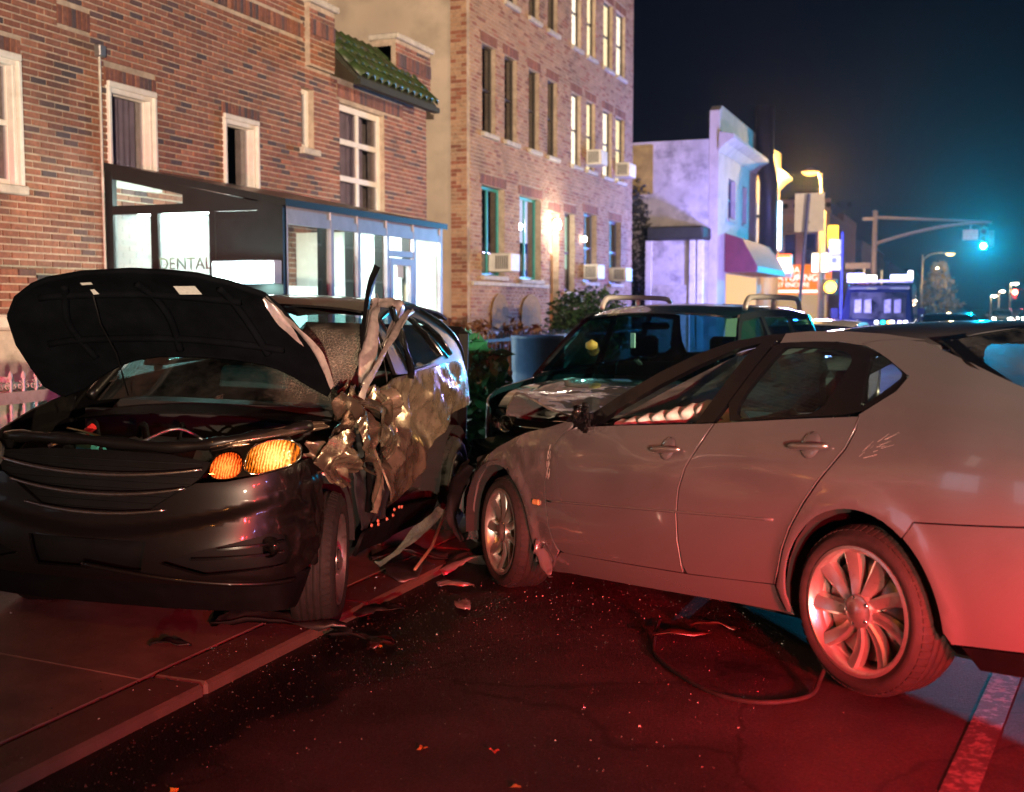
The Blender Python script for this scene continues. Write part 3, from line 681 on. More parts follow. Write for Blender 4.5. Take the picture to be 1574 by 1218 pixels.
for i in range(32):
    y = 6.95-.125*i
    MB().tube([(FX, y, .1), (FX, y, 1.09)], .011, 6).lathe([(0, .0), (.018, .015), (.014, .04), (0, .07)], 6, 'z', (FX, y, 1.07)).build('bar', m_fence, fence)
    if i < 12:
        for s in (-1, 1):
            pts = [(FX+.001, y-.0625+s*(.006+.034*(1-t/9)*math.sin(t*.9)+.02), 1.03+.032*(1-t/11)*math.cos(t*.9)) for t in range(10)]
            MB().tube(pts, .006, 5).build('scroll', m_fence, fence)
m_post = M('teal_grey_board', (.14, .22, .23), .5); o = boxo('yard_gate_post', -7.35, -7.15, 8.3, 8.52, .04, 1.48, m_post, None, .02); boxo('post_cap', -7.39, -7.11, 8.26, 8.56, 1.48, 1.54, m_post, o, .01)
tag(o, 'teal grey gate post behind the pink lit fence', 'post')
def bag(name, c, r, h, mat, seed, lab, cat='bag', grp=None):
    vv = []; ff = []; n = 20; m = 12
    for i in range(m+1):
        t = i/m
        rr = r*(math.sin(math.pi*min(1, t*1.02)**.7)**.75 if t < .86 else .16+.4*(t-.86))*1.0
        for k in range(n):
            a = 2*math.pi*k/n; s = 1+.28*fbm((math.cos(a)*1.8+seed, math.sin(a)*1.8, t*3))
            vv.append((c[0]+rr*s*math.cos(a), c[1]+rr*s*math.sin(a), c[2]+t*h*(1+.1*s)))
    for i in range(m):
        for k in range(n): ff.append((i*n+k, i*n+(k+1) % n, (i+1)*n+(k+1) % n, (i+1)*n+k))
    ff.append(tuple(range(n))[::-1]); ff.append(tuple(m*n+k for k in range(n)))
    o = mobj(name, vv, ff, mat, None, True)
    if lab: tag(o, lab, cat, grp)
    return o
m_wbag = M('white_plastic_bag', (.62, .66, .62), .3, var=.15, vs=15); m_bbag = M('dark_blue_bag', (.02, .035, .07), .25, var=.3, vs=9); m_gbag = M('green_plastic_bag', (.02, .25, .14), .3, var=.35, vs=10)
bag('rubbish_bag', (-6.85, 7.0, .6), .24, .42, m_wbag, 1, 'white rubbish bag behind the pink lit fence')
bag('rubbish_bag', (-6.9, 6.4, .5), .22, .45, m_wbag, 4, 'pale rubbish bag at the left edge of the picture behind the fence')
o = boxo('planter_box', -7.2, -6.55, 5.8, 7.5, .03, .62, m_bbag, None, .03); tag(o, 'dark blue planter box behind the left fence', 'planter')
# ================================================================== front yard of the apartment block
def leafball(name, c, rad, n, size, mat, seed, parent=None, flat=.6):
    rng = random.Random(seed); vv = []; ff = []
    for i in range(n):
        while True:
            p = Vector((rng.uniform(-1, 1), rng.uniform(-1, 1), rng.uniform(-1, 1)))
            if .25 < p.length < 1: break
        d = p.normalized()*(.72+.28*rng.random())*(1+.35*fbm((p.x*1.7+seed, p.y*1.7, p.z*1.7))); q = Vector((c[0]+d.x*rad[0], c[1]+d.y*rad[1], c[2]+d.z*rad[2]))
        a = Vector((rng.gauss(0, 1), rng.gauss(0, 1), rng.gauss(0, flat))).normalized(); b = a.orthogonal().normalized(); b.rotate(Matrix.Rotation(rng.uniform(0, 6.3), 3, a)); s = size*rng.uniform(.6, 1.3)
        k = len(vv); vv += [q-a*s, q+b*s*.4, q+a*s, q-b*s*.4]; ff.append((k, k+1, k+2, k+3))
    return mobj(name, vv, ff, mat, parent)
m_leaf = M('hedge_leaves', (.035, .10, .030), .5, var=.5, vs=14); m_brown = M('dry_brown_leaves', (.17, .08, .035), .7, var=.5, vs=10); m_bark = M('bark', (.09, .06, .04), .85, bump=.4)
h = empty('hedge'); tag(h, 'clipped green hedge in front of the apartment entrance', 'hedge')
leafball('foliage', (-6.7, 21.6, 1.22), (.75, 1.5, .72), 3800, .06, m_leaf, 3, h)
MB().tube([(-6.7, 21.0, .04), (-6.7, 21.1, .9)], .03, 6).tube([(-6.7, 22.2, .04), (-6.7, 22.1, .9)], .03, 6).build('stem', m_bark, h)
boxo('core', -7.1, -6.3, 20.7, 22.5, .3, 1.55, m_leaf, h, .2)
for k, (x, y, z, lab) in enumerate(((-7.3, 17.2, .75, 'dry brown shrub beside the crumpled car, in the apartment yard'), (-7.0, 18.6, .7, 'dry brown shrub nearer the blue barrel in the apartment yard'))):
    s = empty('dry_shrub'); tag(s, lab, 'shrub', 'dry shrubs in the yard'); leafball('foliage', (x, y, z), (.55, .75, .62), 900, .085, m_brown, 11+k, s, 1)
    for j in range(7): MB().tube([(x, y, .04), (x+random.uniform(-.3, .3), y+random.uniform(-.4, .4), z+.35)], [.014, .005], 5).build('stem', m_bark, s)
gp = empty('green_plant'); tag(gp, 'green leafy plant glowing behind the rear of the crumpled car', 'plant'); leafball('foliage', (-5.0, 11.7, .72), (.42, .6, .58), 700, .12, M('bright_green_leaves', (.02, .19, .08), .35, var=.5), 21, gp, 1)
MB().tube([(-5.0, 11.7, 0), (-5.0, 11.7, .6)], .03, 6).build('stem', m_bark, gp)
bag('rubbish_bag', (-4.75, 12.3, 0.0), .42, .62, m_bbag, 9, 'dark blue rubbish bag on the pavement left of the blue barrel')
# blue barrel
m_barrel = M('blue_plastic', (.06, .14, .33), .38, var=.2, vs=5)
br = MB().lathe([(0, 0), (.27, 0), (.29, .03), (.31, .3), (.30, .34), (.31, .38), (.32, .75), (.305, .79), (.32, .83), (.325, 1.18), (.335, 1.2), (.335, 1.24), (.31, 1.24), (.30, 1.1), (.28, .1), (0, .1)], 28, 'z', (-4.75, 13.25, .02)).build('blue_barrel', m_barrel, None, True)
tag(br, 'blue plastic barrel used as a bin beside the dark parked car', 'barrel'); bag('rubbish_bag', (-4.5, 14.1, .6), .32, .62, m_wbag, 15, 'white rubbish bag behind the blue barrel')
o = boxo('grey_bin', -4.85, -4.2, 13.85, 14.4, 0.02, .62, m_bbag, None, .04); tag(o, 'dark bin under the white rubbish bag', 'bin')
# dark iron railing of the yard
rl = empty('yard_railing'); tag(rl, 'dark iron railing in front of the apartment yard', 'fence')
MB().box(-6.02, -5.98, 14.2, 23.8, 1.12, 1.16).box(-6.02, -5.98, 14.2, 23.8, .2, .24).build('rail', m_black, rl)
for i in range(64): MB().tube([(-6.0, 14.25+.15*i, .05), (-6.0, 14.25+.15*i, 1.24)], [.012, .008], 5).build('bar', m_black, rl)
# ================================================================== pale two storey corner building
wb = empty('corner_building'); tag(wb, 'pale two storey corner building with peeling side wall, lit violet', 'building')
m_peel = M('peeling_white_wall', (.58, .55, .56), .85, var=.3, vs=1.4, bump=.3, bs=20, dirt=((.20, .18, .20), .85), ds=1.3, dth=.52)
m_cream = M('cream_render', (.62, .56, .52), .75, var=.2, vs=2, dirt=((.36, .31, .3), .5), ds=2)
WX, WY0, WY1 = -7.47, 38, 51.6
boxo('side_wall', -18, WX-.31, WY0, WY0+.3, 0, 7.0, m_peel, wb)
boxo('yellow_patch', -10.3, -9.62, WY0-.03, WY0-.001, 5.3, 6.9, M('ochre_render', (.42, .30, .08), .85, var=.3, vs=3), wb)
fw = [(39.75, 41.1, 4.58, 5.92), (42.45, 43.4, 4.58, 5.92), (46.6, 47.5, 4.5, 5.9), (49.2, 50.2, 4.5, 5.9)]
mb = MB(); wall_cells(mb, WX, WY0, WY1, 0, 7.0, fw); mb.box(-18, WX-.31, WY1-.3, WY1, 0, 7.0); mb.box(-18, WX-.31, WY0+.31, WY1-.31, 6.6, 6.8); mb.build('front_wall', m_cream, wb)
MB().prism([(38.0, 7.0), (38.0, 7.9), (38.4, 8.1), (45.0, 8.1), (45.0, 7.0)], WX-.3, WX+.02, 'x').prism([(46.3, 7.0), (46.3, 7.9), (51.0, 8.15), (51.6, 8.15), (51.6, 7.0)], WX-.3, WX+.02, 'x').build('parapet', m_cream, wb)
MB().prism([(WX+.021, 6.6), (WX+.25, 6.85), (WX+.5, 7.0), (WX+.5, 7.12), (WX+.021, 7.2)], 37.9, 45.1, 'y').prism([(WX+.021, 6.6), (WX+.25, 6.85), (WX+.5, 7.0), (WX+.5, 7.12), (WX+.021, 7.2)], 46.2, 51.7, 'y').build('cornice', m_cream, wb)
boxo('room_back', WX-1.4, WX-1.3, WY0+.4, WY1-.4, 0, 6.5, m_dark, wb)
for h in fw: window(wb, WX, *h, m_bluef, m_panedk, .15, .08, 1, 2, True, m_curtain)
m_ivy = M('dark_ivy', (.045, .05, .055), .8, var=.6, vs=5)
leafball('ivy', (-10.2, WY0-.15, 3.4), (.55, .15, 2.2), 1500, .11, m_ivy, 31, wb)
boxo('lean_to_roof', -9.5, WX-.2, WY0-1.3, WY0-.01, 3.75, 4.15, m_tiledk, wb, .05); boxo('lean_to_wall', -9.4, WX-.3, WY0-1.2, WY0-1.1, 0.0, 3.7, m_peel, wb)
for x in (-9.42, -8.0, -7.75): boxo('post', x-.1, x+.1, WY0-1.32, WY0-1.2, 0, 3.7, m_white, wb, .01)
boxo('hoarding', -9.3, -8.1, WY0-1.26, WY0-1.21, 0, 2.3, m_stone, wb)
m_awn = M('maroon_awning', (.16, .02, .035), .6, var=.25, vs=3)
aw = MB().prism([(WX+.02, 4.05), (WX+.6, 3.85), (WX+1.1, 2.95), (WX+1.1, 2.75), (WX+.02, 2.75)], 39.2, 45.6, 'y').build('shop_awning', m_awn)
tag(aw, 'maroon shop awning on the front of the corner building', 'awning')
boxo('shop_front', WX+.01, WX+.06, 39.5, 45.4, .1, 2.7, E('lit_shop_front', (1, .60, .28), 1.1), wb)
du = MB().tube([(WX+.45, 45.6, 2.9), (WX+.45, 45.6, 6.3), (WX+.25, 45.65, 7.2), (WX+.25, 45.65, 9.2)], .36, 12).build('exhaust_duct', M('black_duct', (.02, .02, .035), .45), None, True)
tag(du, 'black exhaust duct climbing the front of the corner building', 'duct'); boxo('duct_bracket', WX+.021, WX+.2, 45.4, 45.8, 5.0, 5.1, m_black, du)
ns = boxo('neon_sign', WX+.1, WX+.9, 45.85, 46.1, 3.75, 5.65, m_white); boxo('neon_face', WX+.12, WX+.88, 45.80, 45.849, 3.8, 5.6, E('neon_white', (.95, .95, 1), 9), ns); tag(ns, 'tall narrow glowing white shop sign on the corner building', 'sign')
ns = boxo('shop_sign', WX+.1, WX+1.2, 46.6, 46.9, 2.75, 3.62, m_white); boxo('sign_face', WX+.14, WX+1.16, 46.55, 46.599, 2.95, 3.6, E('sign_orange_white', (1, .72, .42), 9), ns); boxo('sign_edge', WX+.1, WX+1.2, 46.54, 46.598, 3.5, 3.64, E('sign_red', (1, .10, .03), 6), ns)
tag(ns, 'glowing square white and red shop sign below the tall neon sign', 'sign')
# ================================================================== beige building across the side street, and what lies beyond
bb = empty('beige_building'); tag(bb, 'beige two storey shop building across the side street with orange sign', 'building')
m_beige = M('beige_facade', (.68, .54, .36), .8, var=.2, vs=1.5, dirt=((.3, .22, .14), .5), ds=1.5); m_brw = M('brown_side_wall', (.26, .14, .08), .85, var=.3, vs=2)
bw = [(-10.1, -9.45), (-8.9, -8.25)]
mb = MB()
for a, b in ((-16, -10.1), (-9.45, -8.9), (-8.25, -7.5)): mb.box(a, b, 72, 72.3, 4.15, 5.95)
mb.box(-16, -7.5, 72, 72.3, 5.95, 8.0); mb.box(-16, -7.5, 72, 72.3, 3.9, 4.15); mb.build('front_wall', m_beige, bb)
for a, b in bw:
    o = MB().box(a, a+.08, 72.1, 72.2, 4.15, 5.95).box(b-.08, b, 72.1, 72.2, 4.15, 5.95).box(a+.08, b-.08, 72.1, 72.2, 5.0, 5.08).build('window', m_af, bb); boxo('pane', a+.08, b-.08, 72.14, 72.16, 4.15, 5.95, m_panedk, o); boxo('room', a-.2, b+.2, 72.5, 72.6, 4.1, 6, m_curtain, o)
    MB().prism([(a-.1, 6.0)]+[(lerp(a, b, .5)-math.cos(t)*(b-a+.2)/2, 6.05+.55*math.sin(t)) for t in [math.pi*i/8 for i in range(9)]]+[(b+.1, 6.0)], 71.93, 72.0, 'y').build('arch_moulding', m_stone, o)
boxo('cornice', -16, -7.4, 71.7, 71.99, 7.1, 7.3, m_beige, bb, .04)
for i in range(8): MB().lathe([(0, 71.97), (.16, 71.97), (.16, 71.99)], 12, 'y', (-10.7+.62*i, 0, 7.62)).build('roundel', m_dark, bb)
boxo('side_wall', -7.8, -7.499, 72.301, 90, 0, 7.2, m_brw, bb); boxo('side_parapet', -7.8, -7.45, 80, 90, 7.2, 7.7, m_brw, bb)
boxo('shop_front', -16, -7.6, 72.05, 72.2, 0, 2.4, E('lit_shop_interior', (1, .62, .28), .55), bb)
osn = boxo('shop_sign', -11.4, -7.3, 71.6, 71.9, 2.35, 4.1, E('orange_sign', (1, .20, .01), 1.3)); tag(osn, 'wide orange lettered shop sign on the beige building', 'sign')
m_let = E('sign_letters', (1, .85, .65), 2.2)
for s, sz, z, x in (('DANA', .55, 3.78, -9.9), ('ENATURING', .55, 3.32, -9.6), ('EAST ENCORE', .36, 2.9, -9.7)): text('lettering', s, sz, (x, 71.58, z), (R_(90), 0, 0), m_let, osn)
m_far = M('far_dark_facade', (.06, .05, .055), .9, var=.3)
for i, (x0, x1, y0, y1, h, lab) in enumerate(((-22, -7.2, 92, 118, 6.2, 'dark far building beyond the beige shop'), (-22, -6.8, 120, 170, 5.6, 'dark far row house further along the street'), (-22, -6.5, 172, 260, 6.5, 'farthest dark building at the end of the street'), (14, 30, 150, 300, 7, 'dark far building on the opposite side of the street'))):
    b_ = boxo('far_building', x0, x1, y0, y1, -.1, h, m_far, None, .05); tag(b_, lab, 'building', 'far dark buildings'); boxo('parapet', x0-.05, x1+.05, y0-.05, y1+.05, h, h+.4, m_far, b_, .05)
    for k in range(4):
        y = lerp(y0+2, y1-3, k/3); boxo('window', (x1 if x1 < 0 else x0)-.02, (x1 if x1 < 0 else x0)+.02, y, y+1.2, h-2.6, h-1.2, m_panedk if (i+k) % 3 else E('far_lit_window', (1, .7, .35), 1.5), b_)
# ================================================================== lamps, signals and signs
def street_lamp(x, y, h, ax_, ay_, col, es, watts, lab, pm, arm=1.2, grp='street lamps along the street', hs=.2):
    t = empty('street_lamp'); tag(t, lab, 'street lamp', grp)
    MB().tube([(x, y, -.1), (x, y, .9), (x, y, h)], [.11, .075, .05], 10).lathe([(.17, -.1), (.17, .25), (.1, .35)], 12, 'z', (x, y, 0)).build('pole', pm, t, True)
    ex, ey = x+ax_*arm, y+ay_*arm
    MB().tube(spline([(x, y, h-.9), (x+ax_*arm*.06, y+ay_*arm*.06, h-.3), (x+ax_*arm*.45, y+ay_*arm*.45, h+.12), (ex, ey, h+.12)], 5), .035, 8).build('arm', pm, t, True)
    hd = MB().lathe([(0, .16), (.10, .14), (.24*hs/.2, .03), (.25*hs/.2, 0)], 14, 'z', (ex, ey, h+.08)).build('lamp_head', pm, t, True)
    MB().lathe([(0, -.16), (.12*hs/.2, -.13), (.21*hs/.2, -.05), (.22*hs/.2, -.005), (0, -.004)], 16, 'z', (ex, ey, h+.08)).build('lamp_glass', E('lamp_glow', col, es), hd, True)
    if watts: lamp('street_lamp_light', 'POINT', (ex, ey, h-.22), col, watts, .15)
    return t
m_polew = M('pale_pole', (.50, .42, .30), .5, var=.15)
street_lamp(-5.5, 49.4, 7.0, -.5, .0, (1, .52, .12), 5, 2600, 'sodium street lamp with bent arm above the pale sign back', m_polew, .9, hs=.3)
street_lamp(-3.0, 96, 5.6, 1, .3, (1, .60, .20), 6, 900, 'sodium street lamp with arm over the road, above the far tree', m_polew, 2.0, hs=.3)
street_lamp(-3.4, 139, 5.9, 1, .1, (1, .74, .40), 60, 0, 'small far street lamp just below the lamp over the tree', m_polew, .6, hs=.32)
street_lamp(4.4, 216, 3.4, 1, 0, (1, .78, .5), 60, 0, 'leftmost of the small lamps at the right end of the street', m_polew, .5, hs=.4)
street_lamp(5.7, 217, 4.2, 1, 0, (1, .72, .5), 60, 0, 'middle one of the small lamps at the right end of the street', m_polew, .5, hs=.35)
street_lamp(5.6, 163, 4.5, 1, 0, (1, .74, .42), 70, 0, 'highest of the small lamps at the right end of the street', m_polew, .5, hs=.4)
# traffic signal
m_lav = M('pale_signal_pole', (.55, .52, .58), .45, var=.1)
ts = empty('traffic_signal'); tag(ts, 'traffic signal pole with curved mast arm and a lit green light', 'traffic light')
TX, TY = -4.1, 60
MB().tube([(TX, TY, -.1), (TX, TY, 6.2)], [.16, .11], 12).lathe([(0, .12), (.12, .08), (.13, 0)], 12, 'z', (TX, TY, 6.18)).build('pole', m_lav, ts, True)
MB().tube([(TX, TY, 5.95), (TX+5.2, TY+1.9, 5.72)], [.075, .045], 8).build('top_arm', m_lav, ts, True)
MB().tube(spline([(TX, TY, 4.65), (TX+1.2, TY+.45, 5.05), (TX+2.8, TY+1.0, 5.45), (TX+4.4, TY+1.6, 5.66), (TX+5.3, TY+1.93, 5.70)], 5), [.09-.045*i/20 for i in range(21)], 8).build('mast_arm', m_lav, ts, True)
m_cyan = E('green_signal_glow', (.02, 1, .86), 900); m_sig = M('signal_housing', (.10, .14, .09), .5)
sgx, sgy = TX+4.95, TY+1.8
s1 = MB().bbox(sgx-.17, sgx+.17, sgy-.12, sgy+.12, 4.35, 5.45, .03).tube([(sgx, sgy, 5.45), (sgx, sgy, 5.75)], .03, 6).build('signal_head', m_sig, ts)
for i, (z, mt) in enumerate(((5.27, M('red_lens', (.12, .01, .01), .3)), (4.91, M('amber_lens', (.14, .07, .01), .3)), (4.55, m_cyan))):
    MB().lathe([(0, -.155), (.06, -.15), (.125, -.125), (.13, -.118), (0, -.117)], 18, 'y', (sgx, sgy, z)).build('lens', mt, s1, True)
    MB().lathe([(.135, -.12), (.14, -.26)], 16, 'y', (sgx, sgy, z)).build('visor', m_black, s1, True)
s2 = MB().bbox(sgx+.2, sgx+.48, sgy-.1, sgy+.1, 4.5, 5.3, .03).build('signal_head', m_sig, ts)
boxo('street_name_plate', sgx-.95, sgx-.25, sgy-.12, sgy-.09, 4.85, 5.35, m_white, ts, .01); boxo('plate_hanger', sgx-.62, sgx-.58, sgy-.1, sgy-.06, 5.35, 5.75, m_lav, ts)
lamp('green_signal_light', 'SPOT', (sgx, sgy-.30, 4.55), (.0, .56, 1), 19000, .12, (0, 0, 1.4), 75, .8)
boxo('street_name_plate', TX-1.35, TX-.15, TY-.2, TY-.17, 3.45, 3.75, m_white, ts, .01); boxo('crossing_signal', TX-.75, TX-.2, TY-.35, TY-.05, 2.15, 3.0, M('crossing_signal_box', (.35, .15, .30), .5), ts, .03)
boxo('flood_lamp', TX-.6, TX, TY-.1, TY+.1, 5.8, 5.95, m_lav, ts, .02)
# orange hand signal and amber light on the lamp pole by the corner
pp = empty('pedestrian_signal'); tag(pp, 'corner pole with glowing amber crossing light and white box', 'traffic light')
MB().tube([(-5.55, 50.6, -.1), (-5.55, 50.6, 5.6)], .13, 10).build('pole', m_polew, pp, True)
b1 = boxo('signal_box', -5.95, -5.2, 50.2, 50.45, 3.0, 3.85, m_sig, pp, .03); boxo('lit_panel', -5.9, -5.25, 50.17, 50.199, 3.05, 3.8, E('pale_panel_glow', (1, .93, .80), 4), b1)
MB().lathe([(0, -.14), (.14, -.12), (.22, -.02), (.23, 0), (0, .01)], 18, 'y', (-5.15, 50.2, 2.42)).build('amber_lens', E('amber_glow', (1, .36, .02), 30), pp, True)
boxo('amber_box', -5.45, -4.9, 50.21, 50.5, 2.1, 2.75, m_sig, pp, .03); MB().lathe([(.20, -.0), (.21, .9)], 10, 'z', (-5.1, 50.4, 4.05)).build('amber_beacon', E('amber_beacon_glow', (1, .55, .03), 5), pp, True)
# parking sign seen from behind, on a blue post
ps = empty('parking_sign'); tag(ps, 'pale back of a parking sign on a thin blue post', 'sign')
m_blue = M('blue_post', (.05, .07, .30), .45, var=.15); m_alu = M('bare_aluminium', (.80, .80, .84), .5, 0., var=.08)
MB().tube([(-3.4, 25.78, -.1), (-3.12, 25.78, 4.0)], .035, 8).build('post', m_blue, ps)
boxo('sign_plate', -3.42, -2.80, 25.82, 25.825, 3.2, 4.02, m_alu, ps); [MB().lathe([(0, 25.76), (.02, 25.76), (.02, 25.82)], 8, 'y', (-3.11, 0, z)).build('bolt', m_steel, ps) for z in (3.4, 3.8)]
ps = empty('parking_sign'); tag(ps, 'small blue and white parking sign on a dark post near the van', 'sign')
MB().tube([(-3.5, 37.4, -.1), (-3.5, 37.4, 3.9)], .04, 8).build('post', m_blue, ps); m_bw = M('blue_white_sign', (.42, .46, .75), .45)
boxo('sign_plate', -3.88, -3.54, 37.34, 37.345, 3.2, 3.65, m_bw, ps); boxo('sign_plate', -3.88, -3.54, 37.34, 37.345, 2.72, 3.17, m_bw, ps); boxo('symbol', -3.80, -3.66, 37.334, 37.339, 2.95, 3.1, m_blue, ps)
boxo('pale_strip', -11.2, -7.5, 71.57, 71.599, 2.45, 2.6, m_let, osn)
# tree lit by the far lamp
tr = empty('street_tree'); tag(tr, 'small lamplit tree under the far street lamp', 'tree')
MB().tube([(-1.9, 100, -.1), (-1.9, 100, 1.9), (-1.8, 100, 4.3)], [.16, .12, .04], 8).build('trunk', m_bark, tr, True)
for j in range(6): MB().tube([(-1.9, 100, 1.4+.36*j), (-1.9+math.cos(j*2.1), 100+math.sin(j*2.1), 2.3+.4*j)], [.05, .015], 5).build('limb', m_bark, tr)
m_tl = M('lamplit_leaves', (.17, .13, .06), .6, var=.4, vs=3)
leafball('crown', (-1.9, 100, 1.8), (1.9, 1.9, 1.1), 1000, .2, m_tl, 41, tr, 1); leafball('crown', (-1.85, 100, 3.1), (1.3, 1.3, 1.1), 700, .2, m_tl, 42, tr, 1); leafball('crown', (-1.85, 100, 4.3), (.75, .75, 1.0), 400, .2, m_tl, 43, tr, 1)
# ================================================================== unseen lit shop, left of the picture, added to be mirrored in the car paint
ls = empty('reflection_shop'); tag(ls, 'added lit shop, unseen left of the picture, for reflections in the car paint', 'building')
lw_ = [(-12.6, -9.6, .5, 2.7), (-8.8, -7.6, .1, 2.7), (-6.8, -3.8, .5, 2.7), (-2.8, -1.7, .1, 2.7), (-.9, 2.0, .5, 2.7), (-11.5, -10.3, 4.0, 5.6), (-5.9, -4.7, 4.0, 5.6), (.0, 1.2, 4.0, 5.6)]
mb = MB(); wall_cells(mb, -8.5, -14, 2.98, -.1, 7.0, lw_); mb.box(-16, -8.81, -14, -13.7, -.1, 7.0); mb.build('wall', m_mortar, ls)
for i, h in enumerate(lw_): window(ls, -8.5, *h, m_pf, m_pane, .10, .06, 2 if h[1]-h[0] > 2 else 1, 1, True, E('added_window_glow', (1, .86, .66) if i % 2 else (.86, .95, 1), 1.3) if i in (0, 2, 4, 7) else m_curtain, co=.3)
boxo('fascia', -8.499, -8.2, -13, 2.4, 2.8, 3.4, m_awn if 'm_awn' in globals() else m_pf, ls, .03)
# ================================================================== far side of the street
pv2 = struct(boxo('pavement', 10.0, 40, -60, 400, -.4, .06, m_conc)); struct(boxo('kerb', 9.75, 9.999, -60, 400, -.4, .05, m_kerb))
for i, (ya, yb, hh, lab) in enumerate(((-30, -8, 8.0, 'dark brick row house across the street, behind the camera side'), (-7, 12, 6.5, 'low dark row house across the street beside the crash'), (13, 34, 9.0, 'tall dark row house across the street beyond the crash'), (36, 70, 7.0, 'dark row house across the street before the crossing'), (74, 140, 6.0, 'long dark row house across the street beyond the crossing'))):
    rh = empty('row_house'); tag(rh, lab, 'building', 'row houses across the street'); boxo('wall', 13, 24, ya, yb, 0, hh, m_brw, rh); boxo('cornice', 12.75, 12.998, ya, yb, hh-.5, hh-.1, m_stone, rh, .04)
    n_ = int((yb-ya)/3)
    for k in range(n_):
        for z in (1.2, 4.2):
            y = ya+1+k*3.; lit = (k*7+i*3+int(z)) % 5 == 0
            w_ = boxo('window', 12.94, 12.999, y, y+1.1, z, z+1.6, m_wf, rh, .02); boxo('pane', 12.93, 12.939, y+.08, y+1.02, z+.08, z+1.52, m_blind if lit else m_dark, w_)
# ================================================================== vehicle parts
def paint(name, col, metal=.75, rough=.30, flake=.06, dirt=None, ds=6, dth=.58):
    m = M(name, col, rough, metal, var=flake, vs=260, coat=1., dirt=dirt, ds=ds, dth=dth); return m
m_cglass = G('car_glass', (.55, .78, .76), .02, .05, .02)
m_cglassdk = G('tinted_car_glass', (.10, .13, .14), .02, .06, .05)
m_rimsil = M('silver_alloy', (.55, .53, .51), .30, .9, var=.12, vs=20, dirt=((.08, .06, .05), .6), ds=25, dth=.6)
m_rimgr = M('grey_alloy', (.40, .37, .36), .33, .9, var=.15, vs=20, dirt=((.06, .05, .04), .7), ds=20, dth=.55)
m_disc = M('brake_disc', (.30, .28, .27), .35, 1., var=.15, vs=40); m_liner = M('wheel_liner', (.008, .008, .009), .9)
def make_wheel(R, rr, wd, nsp, rim_m, swirl=.14, five=False):
    t = empty('wheel'); s = 30
    pr = [(rr-.012, -.025), (rr+.004, -.004), (rr+.02, .004), (lerp(rr, R, .45), .012), (R-.035, .004), (R-.012, -.018), (R-.002, -.045)]
    for k in range(4):
        a = -.045-(wd-.09)*(k+.35)/4; pr += [(R, a), (R-.008, a-.004), (R-.008, a-.012), (R, a-.016)]
    pr += [(R-.002, -wd+.045), (R-.015, -wd+.012), (lerp(rr, R, .4), -wd), (rr-.012, -wd+.02)]
    MB().lathe(pr, 56, 'y').build('tyre', m_rubber, t, True)
    # shoulder tread blocks
    mb = MB(); nb = 64
    for k in range(nb):
        a = 2*math.pi*k/nb; d = math.pi/nb*.62
        for y0, y1, r0, r1 in ((-.014, -.05, R-.014, R+.002),):
            q = []
            for aa in (a-d, a+d):
                q += [((r0-.004)*math.cos(aa), y0+.002, (r0-.004)*math.sin(aa)), (r0*math.cos(aa), y0+.004, r0*math.sin(aa)), (r1*math.cos(aa), y1, r1*math.sin(aa)), ((r1-.012)*math.cos(aa), y1, (r1-.012)*math.sin(aa))]
            mb.add(q, [(1, 5, 6, 2), (0, 4, 5, 1), (0, 1, 2, 3), (4, 7, 6, 5)])
    stuff(mb.build('tread', m_rubber, t))
    m = MB().lathe([(rr-.03, -.05), (rr-.022, -.012), (rr-.008, .004), (rr+.004, .002), (rr+.006, -.02), (rr-.02, -.04), (rr-.035, -.09), (rr-.05, -wd+.03), (rr-.02, -wd+.01)], 56, 'y')
    hubr = rr*.27
    m.lathe([(0, .0), (hubr*.55, -.002), (hubr*.62, -.010), (hubr*.95, -.012), (hubr*1.05, -.04), (hubr*1.0, -.07)], 28, 'y')
    ns = 9
    for i in range(nsp):
        a0 = 2*math.pi*i/nsp+.15; vv = []; st = 7
        for j in range(st):
            u = j/(st-1); r = lerp(hubr*.78, rr-.012, u); a = a0+swirl*(u**1.4)*(1 if not five else 0)
            hw = lerp(.021, .036, u**.8) if not five else lerp(.040, .062, u**1.2)
            yo = lerp(-.016, -.006, u)-.016*math.sin(math.pi*u); c = Vector((math.cos(a), 0, math.sin(a))); p = Vector((-math.sin(a), 0, math.cos(a)))
            for (w_, dy) in ((-1, -.04), (-1, -.008), (-.62, 0), (.1, -.004), (.75, -.014), (1, -.045)):
                q = c*r+p*hw*w_; vv.append((q.x, yo+dy, q.z))
        b = 6; ff = [(j*b+k, j*b+k+1, (j+1)*b+k+1, (j+1)*b+k) for j in range(st-1) for k in range(b-1)]
        m.add(vv, ff)
    rim = m.build('rim', rim_m, t, auto=38)
    for i in range(5):
        a = 2*math.pi*i/5+.3; MB().lathe([(0, -.004), (.009, -.005), (.011, -.02)], 8, 'y', (hubr*.76*math.cos(a), .0, hubr*.76*math.sin(a))).build('wheel_nut', m_chrome, rim, True)
    MB().lathe([(0, .004), (hubr*.60, .001), (hubr*.66, -.004), (hubr*.9, -.008)], 20, 'y').build('centre_cap', rim_m, rim, True)
    MB().lathe([(.07, -.075), (rr*.80, -.078), (rr*.80, -.098), (.07, -.10)], 40, 'y').build('brake_disc', m_disc, t, True)
    MB().lathe([(0, -.10), (rr-.05, -.105), (rr-.05, -wd+.02)], 30, 'y').build('hub_back', m_liner, t)
    return t
def place_wheel(w, parent, x, y, z, left=True, steer=0, spin=0, camber=0):
    w.parent = parent; w.location = (x, y, z); w.rotation_euler = (camber, 0, (0 if left else math.pi)+steer)
    if spin:
        w.rotation_mode = 'XYZ'; w.rotation_euler = (Matrix.Rotation(w.rotation_euler[2], 3, 'Z') @ Matrix.Rotation(camber, 3, 'X') @ Matrix.Rotation(spin, 3, 'Y')).to_euler()
